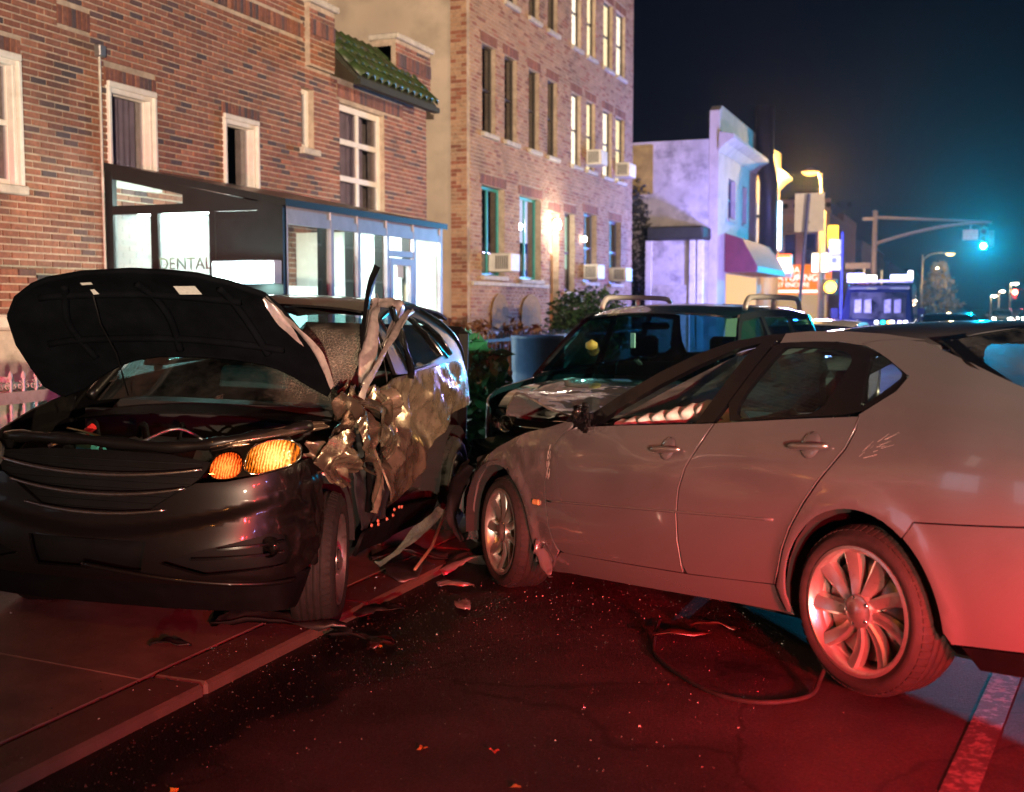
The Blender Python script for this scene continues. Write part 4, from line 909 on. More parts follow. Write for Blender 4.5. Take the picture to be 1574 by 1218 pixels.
def frame(o, ax_, n_, up_, org):
    o.matrix_world = Matrix(((ax_[0], n_[0], up_[0], org[0]), (ax_[1], n_[1], up_[1], org[1]), (ax_[2], n_[2], up_[2], org[2]), (0, 0, 0, 1)))
def arc(cx, cz, r, a0, a1, n=12): return [(cx+r*math.cos(R_(lerp(a0, a1, i/n))), cz+r*math.sin(R_(lerp(a0, a1, i/n)))) for i in range(n+1)]
def seat(parent, x, y, mat, w=.5, back=.62, hr=True, z0=.42):
    o = MB().prism([(x-.28, z0), (x+.28, z0+.06), (x+.30, z0+.14), (x+.22, z0+.18), (x-.18, z0+.12), (x-.26, z0+.16), (x-.40, z0+back), (x-.47, z0+back+.02), (x-.50, z0+back-.03), (x-.34, z0+.02)], y-w/2, y+w/2, 'y').build('seat', mat, parent, bevel=.03)
    if hr: MB().bbox(x-.54, x-.44, y-.13, y+.13, z0+back+.05, z0+back+.24, .03).build('headrest', mat, o); MB().tube([(x-.47, y-.05, z0+back-.05), (x-.49, y-.05, z0+back+.08)], .008, 6).tube([(x-.47, y+.05, z0+back-.05), (x-.49, y+.05, z0+back+.08)], .008, 6).build('headrest_post', m_chrome, o)
    return o
# crumpled sheet: a strip along a path, folded and torn
def crumple(name, path, widths, side_v, mat, parent, amp=.03, seed=0, n=26, m=7, fold=.02, thick=0.0):
    P = spline([tuple(p) for p in path], max(2, n//(len(path)-1))); vv = []; ff = []; L = len(P); sv = Vector(side_v).normalized()
    for i, p in enumerate(P):
        t = i/(L-1); w_ = crv([(k/(len(widths)-1), q) for k, q in enumerate(widths)], t)
        d = (Vector(P[min(i+1, L-1)])-Vector(P[max(i-1, 0)])).normalized(); b = (sv-d*sv.dot(d)).normalized(); nn = d.cross(b)
        for j in range(m+1):
            u = j/m-.5; q = Vector(p)+b*w_*u*(1+.25*fbm((t*9+seed, u*3, 1)))
            r = 1.9*abs(noise.noise((t*2.2+seed*3.1, u*1.5+t*1.2, 5)))+.35*abs(noise.noise((t*5.5+seed, u*3.5-t*3, 9)))
            q += nn*(amp*(r-.45)*2+fold*math.cos(u*math.pi*2+t*5+seed)); vv.append(q)
    for i in range(L-1):
        for j in range(m):
            a = i*(m+1)+j; ff.append((a, a+1, a+m+2, a+m+1))
    o = mobj(name, vv, ff, mat, parent, True)
    if thick:
        s = o.modifiers.new('s', 'SOLIDIFY'); s.thickness = thick
    return o
# ================================================================== silver sedan
sed = empty('silver_sedan'); tag(sed, 'crashed silver four-door sedan in the foreground, hood buckled against the other cars', 'car')
SAX, SN, SUP = (-.782767, .619954, -.054154), (-.620865, -.783917, 0.), (-.042452, .033622, .998533); SRH = (-.367, 4.717, .404)
frame(sed, SAX, SN, SUP, tuple(SRH[i]-SN[i]*.90-SUP[i]*.34 for i in range(3)))
m_silver = paint('silver_paint', (.185, .186, .197), .55, .22, .03, dirt=((.13, .125, .125), .25), ds=3, dth=.55)
m_trim = M('gloss_black_trim', (.004, .004, .0045), .22, var=.1, spec=.3, coat=.3)
BELT = [(-1.15, 1.16), (-.4, 1.135), (0, 1.108), (.9, 1.052), (1.9, 1.005), (2.06, 1.0)]
SEC = [(.12, .10), (.22, .055), (.34, .022), (.5, .004), (.66, 0), (.8, .003), (.87, .012), (.93, .032), (1.0, .058), (1.06, .083), (1.1, .10)]
def sy(x, z, sg=1, off=0):
    b = crv(BELT, x) if x < 2.06 else 1.02-(x-2.06)*.05
    if z <= b or x > 2.1:
        zz = z*(1.06/max(b, .8)) if x < 2.06 else z*1.0; ins = crv(SEC, min(zz, 1.1))
    else:
        ins = crv(SEC, 1.06)+(z-b)*.33+.10*(z-b)**2
    ins += .012*math.exp(-((z-(.64+.0*x))/.035)**2)*0
    if x > 2.0: ins += .13*max(0, (x-2.0)/1.5)**2.4
    if x < -.35: ins += .30*((-.35-x)/.85)**2.2*(.55+.45*min(1, z))
    for cx in (-.01, 2.86):
        r = math.hypot(x-cx, z-.345); ins -= .014*math.exp(-((r-.41)/.05)**2) if z > .2 else 0
    if x > 2.0:   # crash dents on the front wing
        ins += .020*abs(fbm((x*3.1, z*3.0, 2.0)))*sstep(2.1, 2.7, x)+.012*sstep(2.15, 2.3, x)*math.exp(-((z-.82)/.10)**2)
    ins += .010*math.exp(-((x-1.75)/.22)**2-((z-.74)/.16)**2)+.014*math.exp(-((x-.75)/.30)**2-((z-.80)/.07)**2)
    return (x, sg*(.905-ins-off), z)
def sp_(name, poly, mat, sg=1, off=0., sp=.045, thick=.012, holes=(), parent=None, lab=None):
    o = panel(name, poly, lambda a, b: sy(a, b, sg, off), mat, parent or sed, sp, thick, holes, flip=(sg > 0))
    if lab: o['label'] = lab
    return o
g = .0035
fd = [(2.055, .992), (2.13, .945), (2.205, .872), (2.245, .78), (2.262, .686), (2.262, .56), (2.255, .45), (2.225, .36), (2.18, .31), (2.13, .299), (1.587, .318), (1.085+g, .338), (1.088+g, .372), (1.100+g, .49), (1.101+g, .618), (1.083+g, .74), (1.044+g, .838), (.985+g, .93), (.915, 1.048), (1.3, 1.030), (1.7, 1.012)]
rd = [(1.055-g, .339), (.75, .357), (.46, .379), (.425, .44), (.39, .54), (.343, .638), (.27, .745), (.189, .84), (.118, .915), (.066, .979), (.036, 1.05), (.026, 1.104), (.45, 1.080), (.9-g, 1.050), (.975-g, .93), (1.037-g, .838), (1.076-g, .74), (1.094-g, .618), (1.093-g, .49), (1.079-g, .372)]
ARC_R = arc(-.01, .345, .402, 20, 171, 22)
qp = [(.44, .372), (.395, .27), (.372, .268)]+[(p[0], p[1]) for p in arc(-.01, .345, .402, 0, 128, 18)]+[(-.30, .726), (-.763, .752), (-1.13, .79), (-1.17, .95), (-1.14, 1.13), (-.95, 1.155), (-.80, 1.165), (-.684, 1.215), (-.44, 1.315), (-.22, 1.392), (-.1, 1.405), (.02, 1.404), (.098, 1.392), (.02, 1.365), (-.06, 1.328), (-.182, 1.262), (-.135, 1.205), (.03, 1.112), (.030-g*2, 1.05), (.060-g*2, .975), (.111-g*2, .912), (.182-g*2, .837), (.262-g*2, .742), (.335-g*2, .635), (.382-g*2, .537), (.417-g*2, .438)]
bump_ = [(-.262, .662), (-.303, .72), (-.763, .745), (-1.15, .782), (-1.20, .60), (-1.17, .42), (-1.0, .335), (-.75, .312), (-.44, .290), (-.412, .33)]+arc(-.01, .345, .402, 176, 129, 10)
AF = arc(2.865, .335, .405, 10, 182, 24)
fen = [(2.30, .985), (2.521, .950), (2.72, .898), (2.91, .838), (3.10, .755), (3.27, .65), (3.40, .50), (3.475, .33), (3.455, .20), (3.37, .215), (3.33, .33)]+AF[2:]+[(2.445, .20), (2.42, .165), (2.33, .18), (2.20, .296), (2.235+g, .36), (2.262+g, .45), (2.269+g, .56), (2.269+g, .686), (2.252+g, .78), (2.212+g, .872), (2.137+g, .948), (2.068+g, .995), (2.08, 1.032)]
sill = [(2.19, .292), (1.587, .311), (1.06, .331), (.455, .372), (.405, .272), (.373, .256), (.70, .246), (1.066, .226), (1.6, .20), (2.143, .176), (2.41, .150), (2.41, .19), (2.30, .215)]
for sg in (1, -1):
    d1 = sp_('front_door', fd, m_silver, sg); d2 = sp_('rear_door', rd, m_silver, sg)
    sp_('quarter_panel', qp, m_silver, sg); sp_('rear_bumper_side', bump_, m_silver, sg, .004)
    fo = sp_('front_wing', fen, m_silver, sg, .002, lab='dented front wing with scraped paint' if sg > 0 else None); sp_('sill', sill, m_silver, sg, .012)
    sp_('rear_skirt', [(-.47, .283), (-.75, .304), (-1.0, .326), (-1.10, .36), (-1.06, .25), (-.80, .215), (-.52, .205)], m_plasticblk, sg, .01, .05, .02)
    # dark shell behind the gaps
    sp_('inner_shell', [(3.3, .75), (2.5, .93), (2.0, .99), (.9, 1.04), (0, 1.09), (-.9, 1.12), (-1.1, .9), (-1.08, .42), (-.5, .32)]+arc(-.01, .345, .43, 180, 0, 14)+[(.42, .30), (2.40, .22)]+arc(2.865, .345, .43, 180, 20, 14), m_liner, sg, .035, .09, 0)
    # window surround in gloss black with its two panes cut out
    rg = [(.845, 1.072), (.55, 1.085), (.262, 1.106), (.20, 1.22), (.122, 1.350), (.30, 1.382), (.52, 1.392), (.59, 1.388)]
    qw = [(.052, 1.335), (.03, 1.348), (-.005, 1.348), (-.08, 1.31), (-.150, 1.266), (-.10, 1.228), (.02, 1.150), (.045, 1.138)]
    wf = [(.915, 1.056), (.5, 1.082), (.03, 1.114), (-.06, 1.168), (-.132, 1.21), (-.178, 1.262), (-.055, 1.328), (.022, 1.361), (.100, 1.384), (.26, 1.405), (.43, 1.412), (.60, 1.407), (.655, 1.395)]
    rg, qw, wf = chaikin(rg), chaikin(qw), chaikin(wf, 1)
    w1 = sp_('window_surround', wf, m_trim, sg, .010, .035, .02, (rg, qw))
    sp_('pane', rg, m_cglass, sg, .022, .07, 0, parent=w1); sp_('pane', qw, m_cglass, sg, .022, .05, 0, parent=w1)
    bpl = [(.925, 1.054), (1.055, 1.046), (.97, 1.16), (.82, 1.35), (.735, 1.412), (.64, 1.424), (.66, 1.405)]
    sp_('centre_pillar', bpl, m_trim, sg, .012, .04, .02)
    ap = [(2.03, 1.015), (1.98, 1.055), (1.72, 1.175), (1.434, 1.290), (1.18, 1.372), (.95, 1.425), (.70, 1.450), (.55, 1.452), (.60, 1.424), (.735, 1.413), (.90, 1.392), (1.15, 1.318), (1.42, 1.222), (1.70, 1.108), (1.885, 1.012)]
    sp_('windscreen_pillar', ap, m_trim, sg, .015, .04, .03)
    rail = [(.58, 1.452), (.43, 1.456), (.2, 1.447), (.0, 1.43), (-.22, 1.40), (-.1, 1.40), (.02, 1.372), (.10, 1.387), (.26, 1.408), (.43, 1.415), (.60, 1.410)]
    sp_('roof_rail', rail, m_silver, sg, .006, .03, .0)
    # handles: a cupped recess and a bar
    for (hx, hz, o_) in ((1.194, .922, d1), (.251, .983, d2)):
        b0 = Vector(sy(hx, hz, sg)); vv = []; ff = []
        for i in range(9):
            for k in range(20):
                t = i/8; a = 2*math.pi*k/20; rr = t*.058
                dz = .058*t*math.sin(a)*.95; dx = rr*math.cos(a)*.95; q = Vector(sy(hx+dx, hz+dz, sg)); q.y += sg*(.0035-.03*(1-t*t)**.8*0)
                q.y += sg*(-.0+.012*math.sqrt(max(0, 1-t*t)))
                vv.append(q)
        for i in range(8):
            for k in range(20): ff.append((i*20+k, i*20+(k+1) % 20, (i+1)*20+(k+1) % 20, (i+1)*20+k))
        cup = mobj('handle_cup', vv, ff, m_silver, o_, True)
        hp = [Vector(sy(hx+u*.11, hz-.004-u*.006, sg))+Vector((0, sg*(.030-.016*u*u*u*u), 0)) for u in [i/5-1 for i in range(11)]]
        MB().tube(hp, [.008, .012, .014, .015, .015, .015, .015, .015, .014, .013, .009], 8).build('handle', m_rimsil, o_, True)
    for e_, pts_ in ((d1, fd[11:19]), (d2, rd[2:12])):
        MB().tube([Vector(sy(a, b, sg, .0015)) for a, b in pts_], .0035, 5).build('edge_highlight', m_silver, e_, True)  # thin tube added along the door edge to give a bright highlight
    # moulding line low on the doors
    ml = [sy(x, .577+(2.258-x)*.0445, sg) for x in [2.24-.06*i for i in range(31)]]
    MB().tube([(p[0], p[1]+sg*.0005, p[2]) for p in ml], .007, 6).build('moulding', m_silver, d1 if False else sed, True)
mk = Vector(sy(2.37, .56)); MB().bbox(mk.x-.035, mk.x+.035, mk.y-.004, mk.y+.010, mk.z-.016, mk.z+.016, .006).build('side_marker', M('amber_plastic', (.55, .30, .12), .25, coat=1.), sed)
# scrapes on the quarter panel and on the wing edge
m_scr = M('scraped_paint', (.62, .60, .58), .6, var=.4, vs=50)
rng = random.Random(5); mb = MB()
for i in range(13):
    u = rng.random(); x0 = -.03-u*.13+rng.uniform(-.02, .02); z0 = .955+u*.075+rng.uniform(-.014, .014); L = rng.uniform(.02, .07); a = rng.uniform(.2, 1.0); wd = rng.uniform(.0004, .001)
    q = [sy(x0, z0, 1, -.0012), sy(x0-L*math.cos(a), z0+L*math.sin(a)*.7, 1, -.0012), sy(x0-L*math.cos(a), z0+L*math.sin(a)*.7+wd, 1, -.0012), sy(x0, z0+wd*2, 1, -.0012)]; mb.add(q, [(0, 1, 2, 3)])
for i in range(40):
    z0 = rng.uniform(.70, .88); x0 = 2.225+rng.uniform(-.012, .028)-.10*max(0, z0-.8); L = rng.uniform(.008, .035); wd = rng.uniform(.001, .005)
    q = [sy(x0, z0, 1, -.0022), sy(x0+wd, z0, 1, -.0022), sy(x0+wd*.6, z0+L, 1, -.0022), sy(x0-wd, z0+L*.8, 1, -.0022)]; mb.add(q, [(0, 1, 2, 3)])
stuff(mb.build('scratches', m_scr, sed))
# roof, rear glass, boot, windscreen, hood
ZR = [(-1.2, 1.12), (-.5, 1.37), (-.28, 1.448), (0, 1.480), (.3, 1.487), (.6, 1.470), (.95, 1.418), (1.2, 1.36)]
def roofF(x, y): return (x, y, crv(ZR, x)-.036*(y/.68)**2-.030*(abs(y)/.69)**9)
panel('roof', [(.93, -.66), (.6, -.69), (.2, -.69), (-.2, -.705), (-.30, -.70), (-.30, .70), (-.2, .705), (.2, .69), (.6, .69), (.93, .66)], roofF, m_silver, sed, .05, .015)
def rgF(x, y): return (x, y, 1.452-.36*(max(0., -.28-x)/.62)**1.12-.040*(y/.62)**2)
panel('rear_window', [(-.30, -.68), (-.30, .68), (-.44, .73), (-.66, .74), (-.88, .75), (-.88, -.75), (-.66, -.74), (-.44, -.73)], rgF, G('rear_glass', (.22, .24, .27), .03, .07, .22), sed, .07, 0)
panel('rear_window_seal', [(-.27, -.71), (-.27, .71), (-.44, .765), (-.66, .77), (-.90, .77), (-.90, -.77), (-.66, -.77), (-.44, -.765)], lambda x, y: tuple(a+b for a, b in zip(rgF(x, y), (0, 0, .002))), m_trim, sed, .05, .01, holes=([(-.31, -.65), (-.31, .65), (-.44, .70), (-.66, .715), (-.865, .72), (-.865, -.72), (-.66, -.715), (-.44, -.70)],))
panel('boot_lid', [(-.90, -.70), (-.90, .70), (-1.12, .68), (-1.16, .5), (-1.19, 0), (-1.16, -.5), (-1.12, -.68)], lambda x, y: (x, y, 1.125-.15*((-.9-x)/.3)**2-.05*(y/.75)**2), m_silver, sed, .06, .012)
RB = lambda y, z: (-1.20-.06*math.exp(-((z-.55)/.2)**2)+.16*(abs(y)/.8)**3, y, z)
panel('rear_panel', [(-.62, .80), (-.60, 1.05), (.60, 1.05), (.62, .80)], RB, m_silver, sed, .06, .01)
panel('rear_bumper', [(-.62, .40), (-.64, .60), (-.62, .79), (.62, .79), (.64, .60), (.62, .40)], RB, m_silver, sed, .06, .01)
for s in (-1, 1): panel('tail_light', [(s*.36, .86), (s*.36, .98), (s*.58, 1.0), (s*.59, .85)], lambda y, z: tuple(a+b for a, b in zip(RB(y, z), (-.012, 0, 0))), M('red_tail_lens', (.35, .01, .012), .12, coat=1), sed, .05, .02)
panel('valance', [(-.62, .26), (-.62, .40), (.62, .40), (.62, .26)], lambda y, z: (-1.14+.1*(abs(y)/.8)**3, y, z), m_plasticblk, sed, .1, .01)
def wsF(x, y): return (x, y, 1.418-.385*((x-.93)/1.08)**1.05+.0-.05*(y/.66)**2)
m_crack = G('cracked_glass', (.38, .50, .50), .12, .10, .45)
panel('windscreen', [(.95, -.60), (.95, .60), (1.4, .67), (1.98, .72), (1.98, -.72), (1.4, -.67)], wsF, m_crack, sed, .07, 0)
def hdF(x, y):
    z = crv([(2.05, 1.035), (2.2, 1.045), (2.5, 1.10), (2.85, 1.165), (3.0, 1.15), (3.2, 1.06), (3.4, .95)], x)
    z += .02*(1-(y/.74)**2)-.05*math.exp(-((x-2.25)/.12)**2)*(1-(y/.74)**2)+.018*fbm((x*4, y*3, .5))*sstep(2.1, 2.4, x)-.06*math.exp(-((x-3.1)/.2)**2-((y-.2)/.25)**2)
    return (x-.12*sstep(2.6, 3.4, x), y, z)
o = panel('hood', [(2.06, -.70), (2.06, .70), (2.4, .74), (2.9, .72), (3.25, .64), (3.36, .3), (3.38, 0), (3.36, -.3), (3.25, -.64), (2.9, -.72), (2.4, -.74)], hdF, m_silver, sed, .05, .014); o['label'] = 'silver hood buckled into a ridge'
# what is left of the front: bumper sheet, lamp, dark engine bay
boxo('engine_bay', 2.1, 3.15, -.68, .66, .25, .72, m_liner, sed, .05)
crumple('front_bumper', [(3.42, .80, .42), (3.50, .55, .45), (3.56, .1, .5), (3.5, -.5, .5), (3.35, -.8, .5)], [.42, .5, .45, .5, .4], (0, 0, 1), m_silver, sed, .05, 3, 40, 10, .03)
crumple('torn_liner', [(3.36, .86, .22), (3.43, .88, .38), (3.38, .87, .58), (3.25, .85, .72)], [.05, .10, .12, .07], (1, .3, 0), m_plasticblk, sed, .015, 8)
MB().lathe([(0, .05), (.05, .04), (.07, 0), (.05, -.05)], 16, 'x', (3.30, .72, .62)).build('head_lamp', M('lamp_plastic', (.5, .45, .36), .15, coat=1), sed, True)
rng = random.Random(3); mb = MB()
for i in range(60):
    c = (2.0+rng.gauss(0, .035), .80+rng.gauss(0, .02), 1.03+rng.gauss(0, .03)); s = rng.uniform(.006, .03); mb.bbox(c[0]-s, c[0]+s, c[1]-s*.6, c[1]+s*.6, c[2]-s, c[2]+s, s*.3)
stuff(mb.build('mirror_stump', m_plasticblk, sed))
crumple('mirror_shell', [(2.06, .86, 1.02), (1.99, .86, 1.05), (1.93, .84, 1.10)], [.05, .09, .04], (0, .2, 1), m_trim, sed, .02, 5)
# cabin
m_seat = M('black_seat', (.02, .019, .019), .65, var=.25, vs=12); m_light = M('pale_trim', (.42, .45, .43), .6, var=.15)
boxo('cabin_floor', -.8, 2.15, -.74, .74, .22, .30, m_dark, sed); boxo('dashboard', 1.55, 2.05, -.72, .72, .55, .98, m_seat, sed, .06); boxo('rear_bulkhead', -.82, -.55, -.72, .72, .3, 1.05, m_dark, sed)
for y in (-.38, .38): seat(sed, 1.02, y, m_seat)
seat(sed, .10, 0, m_seat, 1.25, .60, False); boxo('parcel_shelf', -.85, -.38, -.66, .66, 1.03, 1.06, m_light, sed, .01)
for y in (-.36, .36): boxo('rear_headrest', -.44, -.34, y-.14, y+.14, 1.04, 1.19, m_light, sed, .03)
panel('headliner', [(.9, -.6), (-.28, -.56), (-.28, .56), (.9, .6)], lambda x, y: (x, y, crv(ZR, x)-.06-.03*(y/.68)**2), m_light, sed, .12, 0)
MB().lathe([(.175, -.014), (.19, 0), (.175, .014), (.16, 0)], 28, 'x', (1.45, .38, .88)).build('steering_wheel', m_seat, sed, True)
# deployed side airbag: ribbed pale cushion along the front window
m_bag = M('airbag_cloth', (.60, .66, .62), .8, var=.15, vs=30, bump=.2, bs=200)
vv = []; ff = []; nx, ny = 46, 10
for i in range(nx+1):
    for j in range(ny+1):
        t = i/nx; u = j/ny; x = lerp(.98, 1.80, t); zt = lerp(1.165, 1.035, t); zb = lerp(1.055, .985, t)
        puff = math.sin(math.pi*u)*.05*(1+.28*math.cos(t*44)*(t < .8)); vv.append((x, .70+puff, lerp(zb, zt, u)+.004*math.cos(t*44)))
for i in range(nx):
    for j in range(ny): a = i*(ny+1)+j; ff.append((a, a+1, a+ny+2, a+ny+1))
mobj('side_airbag', vv, ff, m_bag, sed, True)
bag2 = MB().lathe([(0, .10), (.10, .09), (.16, .04), (.17, 0), (.12, -.04), (0, -.05)], 20, 'x', (1.30, .38, .93)).build('airbag', m_bag, sed, True)
# floorpan and wheels
boxo('floorpan', -1.0, 2.4, -.70, .70, .19, .26, m_liner, sed, .02); MB().tube([(-.9, .35, .24), (-1.24, .35, .26)], .035, 10).build('exhaust', m_steel, sed, True)
for sg in (1, -1):
    for cx in (-.01, 2.865):
        MB().lathe([(.44, -.02), (.45, -.30), (.0, -.32)], 26, 'y', (cx, 0, .36)).build('wheel_well', m_liner, sed, True) if False else None
        vv = []; ff = []
        for i in range(15):
            a = R_(lerp(-8, 188, i/14)); x = cx+.425*math.cos(a); z = .345+.425*math.sin(a)
            vv += [(x, sg*.865, z), (x, sg*.50, z)]
            if i: ff.append((2*i-2, 2*i, 2*i+1, 2*i-1))
        ff.append(tuple(range(1, 30, 2))); mobj('wheel_well', vv, ff, m_liner, sed)
wsed = make_wheel(.338, .256, .245, 9, m_rimsil)
place_wheel(wsed, sed, 0, .895, .338, True, 0, .25)
for (x, y, l, stv, spn) in ((2.84, .875, True, R_(-9), .9), (0, -.895, False, 0, .5), (2.84, -.87, False, R_(-6), .2)):
    place_wheel(dup(wsed, sed), sed, x, y, .338, l, stv, spn, R_(3) if x > 1 and l else 0)
crumple('arch_extension', [(2.43, .86, .21), (2.38, .875, .30), (2.33, .88, .20), (2.27, .88, .15)], [.03, .10, .12, .03], (1, 0, .3), m_silver, sed, .006, 12)
# ================================================================== crumpled dark car on the pavement, hood up
cv = empty('wrecked_suv'); tag(cv, 'wrecked dark sport utility car on the pavement with open hood and crushed side', 'car')
_a, _r = R_(9), R_(1.5)
CAX = (math.sin(_a), -math.cos(_a), 0); CN = (math.cos(_a)*math.cos(_r), math.sin(_a)*math.cos(_r), -math.sin(_r)); CUP = (math.cos(_a)*math.sin(_r), math.sin(_a)*math.sin(_r), math.cos(_r))
CH = (-3.001, 5.307, .293); frame(cv, CAX, CN, CUP, tuple(CH[i]-CAX[i]*2.62-CN[i]*.91-CUP[i]*.355 for i in range(3)))
m_cvp = paint('dark_metallic_paint', (.007, .006, .006), .3, .36, .1, dirt=((.02, .017, .014), .5), ds=4)
_b = m_cvp.node_tree.nodes['Principled BSDF']; _b.inputs['Coat Weight'].default_value = .25; _b.inputs['Specular IOR Level'].default_value = .25
m_warmlit = M('scuffed_warm_lit_paint', (.20, .16, .115), .28, .62, var=.35, vs=9, rvar=.12, bump=.12, bs=35, dirt=((.05, .042, .035), .85), ds=5, dth=.55)  # warm lamp light put into the colour of the scuffed dark paint
m_torn = M('torn_gold_lit_metal', (.26, .20, .15), .22, .85, var=.25, vs=14, rvar=.1, bump=.25, bs=50, dirt=((.06, .04, .03), .8), ds=11, dth=.60)  # amber lamp glow put into the base colour of the torn metal
m_pale = M('scraped_pale_metal', (.40, .34, .33), .34, .6, var=.25, vs=20, dirt=((.15, .11, .10), .7), ds=15, dth=.58)
def sse(v, e): return math.copysign(abs(v)**e, v)
_pc = []; _L = 0
for i in range(241):
    th = R_(lerp(0, 90, i/240)); p = (2.98+.47*sse(math.cos(th), .62), .925*sse(math.sin(th), .70))
    if i: _L += math.dist(p, _pc[-1][1:])
    _pc.append((_L,)+p)
def plan(s):
    a = abs(s)
    if a >= _pc[-1][0]: return (_pc[-1][1]-(a-_pc[-1][0]), math.copysign(_pc[-1][2], s))
    lo, hi = 0, 240
    while hi-lo > 1:
        m = (lo+hi)//2
        if _pc[m][0] <= a: lo = m
        else: hi = m
    t = (a-_pc[lo][0])/max(1e-9, _pc[hi][0]-_pc[lo][0]); return (lerp(_pc[lo][1], _pc[hi][1], t), math.copysign(lerp(_pc[lo][2], _pc[hi][2], t), s))
PZ = [(.2, -.10), (.3, -.04), (.42, .015), (.55, .03), (.7, .0), (.85, -.015), (.95, -.06), (1.05, -.15), (1.12, -.26)]
def ff_(s, z, off=0):
    x, y = plan(s); zr = .60+.16*(abs(s)/.85)**1.6; k = crv(PZ, z)+.035*sstep(zr+.035, zr-.035, z)-.02*sstep(.42, .36, z)-off
    dent = 0
    if s > .75: dent = .035*sstep(.75, 1.1, s)*fbm((s*6, z*6, 2))+.04*math.exp(-((s-1.0)/.09)**2-((z-.70)/.05)**2)
    c = sstep(1.25, .6, abs(s)); return (x+k*c-dent, y*(1+(k*.5*(1-c)))-math.copysign(dent, s)*.8, z)
def fp(name, poly, mat, off=0., sp=.04, thick=.014, holes=(), parent=None): return panel(name, poly, lambda a, b: ff_(a, b, off), mat, parent or cv, sp, thick, holes)
topb = [(.0, .672), (.26, .695), (.42, .80), (.50, .842), (.64, .852), (.86, .895), (1.04, .925), (1.18, .93)]
half = topb+[(1.24, .84), (1.25, .70), (1.22, .56), (1.12, .44), (.95, .395), (.6, .375), (.0, .37)]
outl = half+[(-a, b) for a, b in half[-2:0:-1]]
fogL = [(.36, .478), (.55, .545), (.86, .618), (.93, .60), (.965, .52), (.94, .465), (.56, .425)]; low = [(-.30, .575), (.30, .575), (.27, .43), (-.27, .43)]
bmp = fp('front_bumper', outl, m_cvp, 0, .02, .02, (fogL, [(-a, b) for a, b in fogL], low)); bmp['label'] = 'dark front bumper catching red light'
for s in (1, -1):
    q = [(s*a, b) for a, b in fogL]; fo = fp('fog_lamp_recess', q, m_plasticblk, .06, .06, 0, parent=bmp)
    for z0, z1, a0, a1 in ((.50, .525, .50, .92), (.55, .575, .62, .92)): fp('slat', [(s*a0, z0-.01), (s*a1, z1-.01), (s*a1, z1), (s*a0, z0)], m_trim, .025, .05, .02, parent=bmp)
    MB().lathe([(0, 0), (.04, -.003), (.05, -.012), (.05, -.04)], 18, 'x', (ff_(s*.83, .545, .03)[0]-.01, ff_(s*.83, .545)[1], .545)).build('fog_lamp', m_cglassdk, bmp, True)
fp('lower_grille', [(-.34, .60), (.34, .60), (.30, .40), (-.30, .40)], m_plasticblk, .06, .1, 0)
MB().tube([tuple(Vector(ff_(lerp(-.02, .98, i/24), .452-.075*math.sin(math.pi*min(1, i/26)*.55), -.006))) for i in range(25)], .012, 6).build('skid_strip', m_cvp, bmp, True)
fp('valance', [(-1.1, .22), (-1.15, .40), (1.15, .40), (1.1, .22)], m_plasticblk, .05, .09, .01)
grl = [(-.555, .935), (-.55, .87), (-.50, .74), (-.40, .695), (-.25, .675), (0, .665), (.25, .685), (.40, .78), (.50, .86), (.545, .93), (.33, .958), (0, .965), (-.33, .958)]
gr = fp('grille', grl, m_plasticblk, .035, .05, .02)
for k, (z0, z1, w_) in enumerate(((.862, .905, .52), (.772, .817, .45), (.683, .715, .36))):
    pts = [ff_(lerp(-w_, w_, i/30), lerp(z0, z1, (abs(i/15-1))**2), -.006) for i in range(31)]
    MB().tube(pts, [.004+.009*math.sin(math.pi*(.08+.84*i/30)) for i in range(31)], 8).build('chrome_bar', M('worn_chrome', (.40, .36, .35), .30, 1., var=.2, vs=30), gr, True)
mb = MB()
for i in range(8):
    z = .70+.032*i; mb.tube([ff_(lerp(-.5, .5, k/14)*sstep(.60, .80, z+.02), z, .03) for k in range(15)], .004, 4)
mb.build('mesh', m_plasticblk, gr)
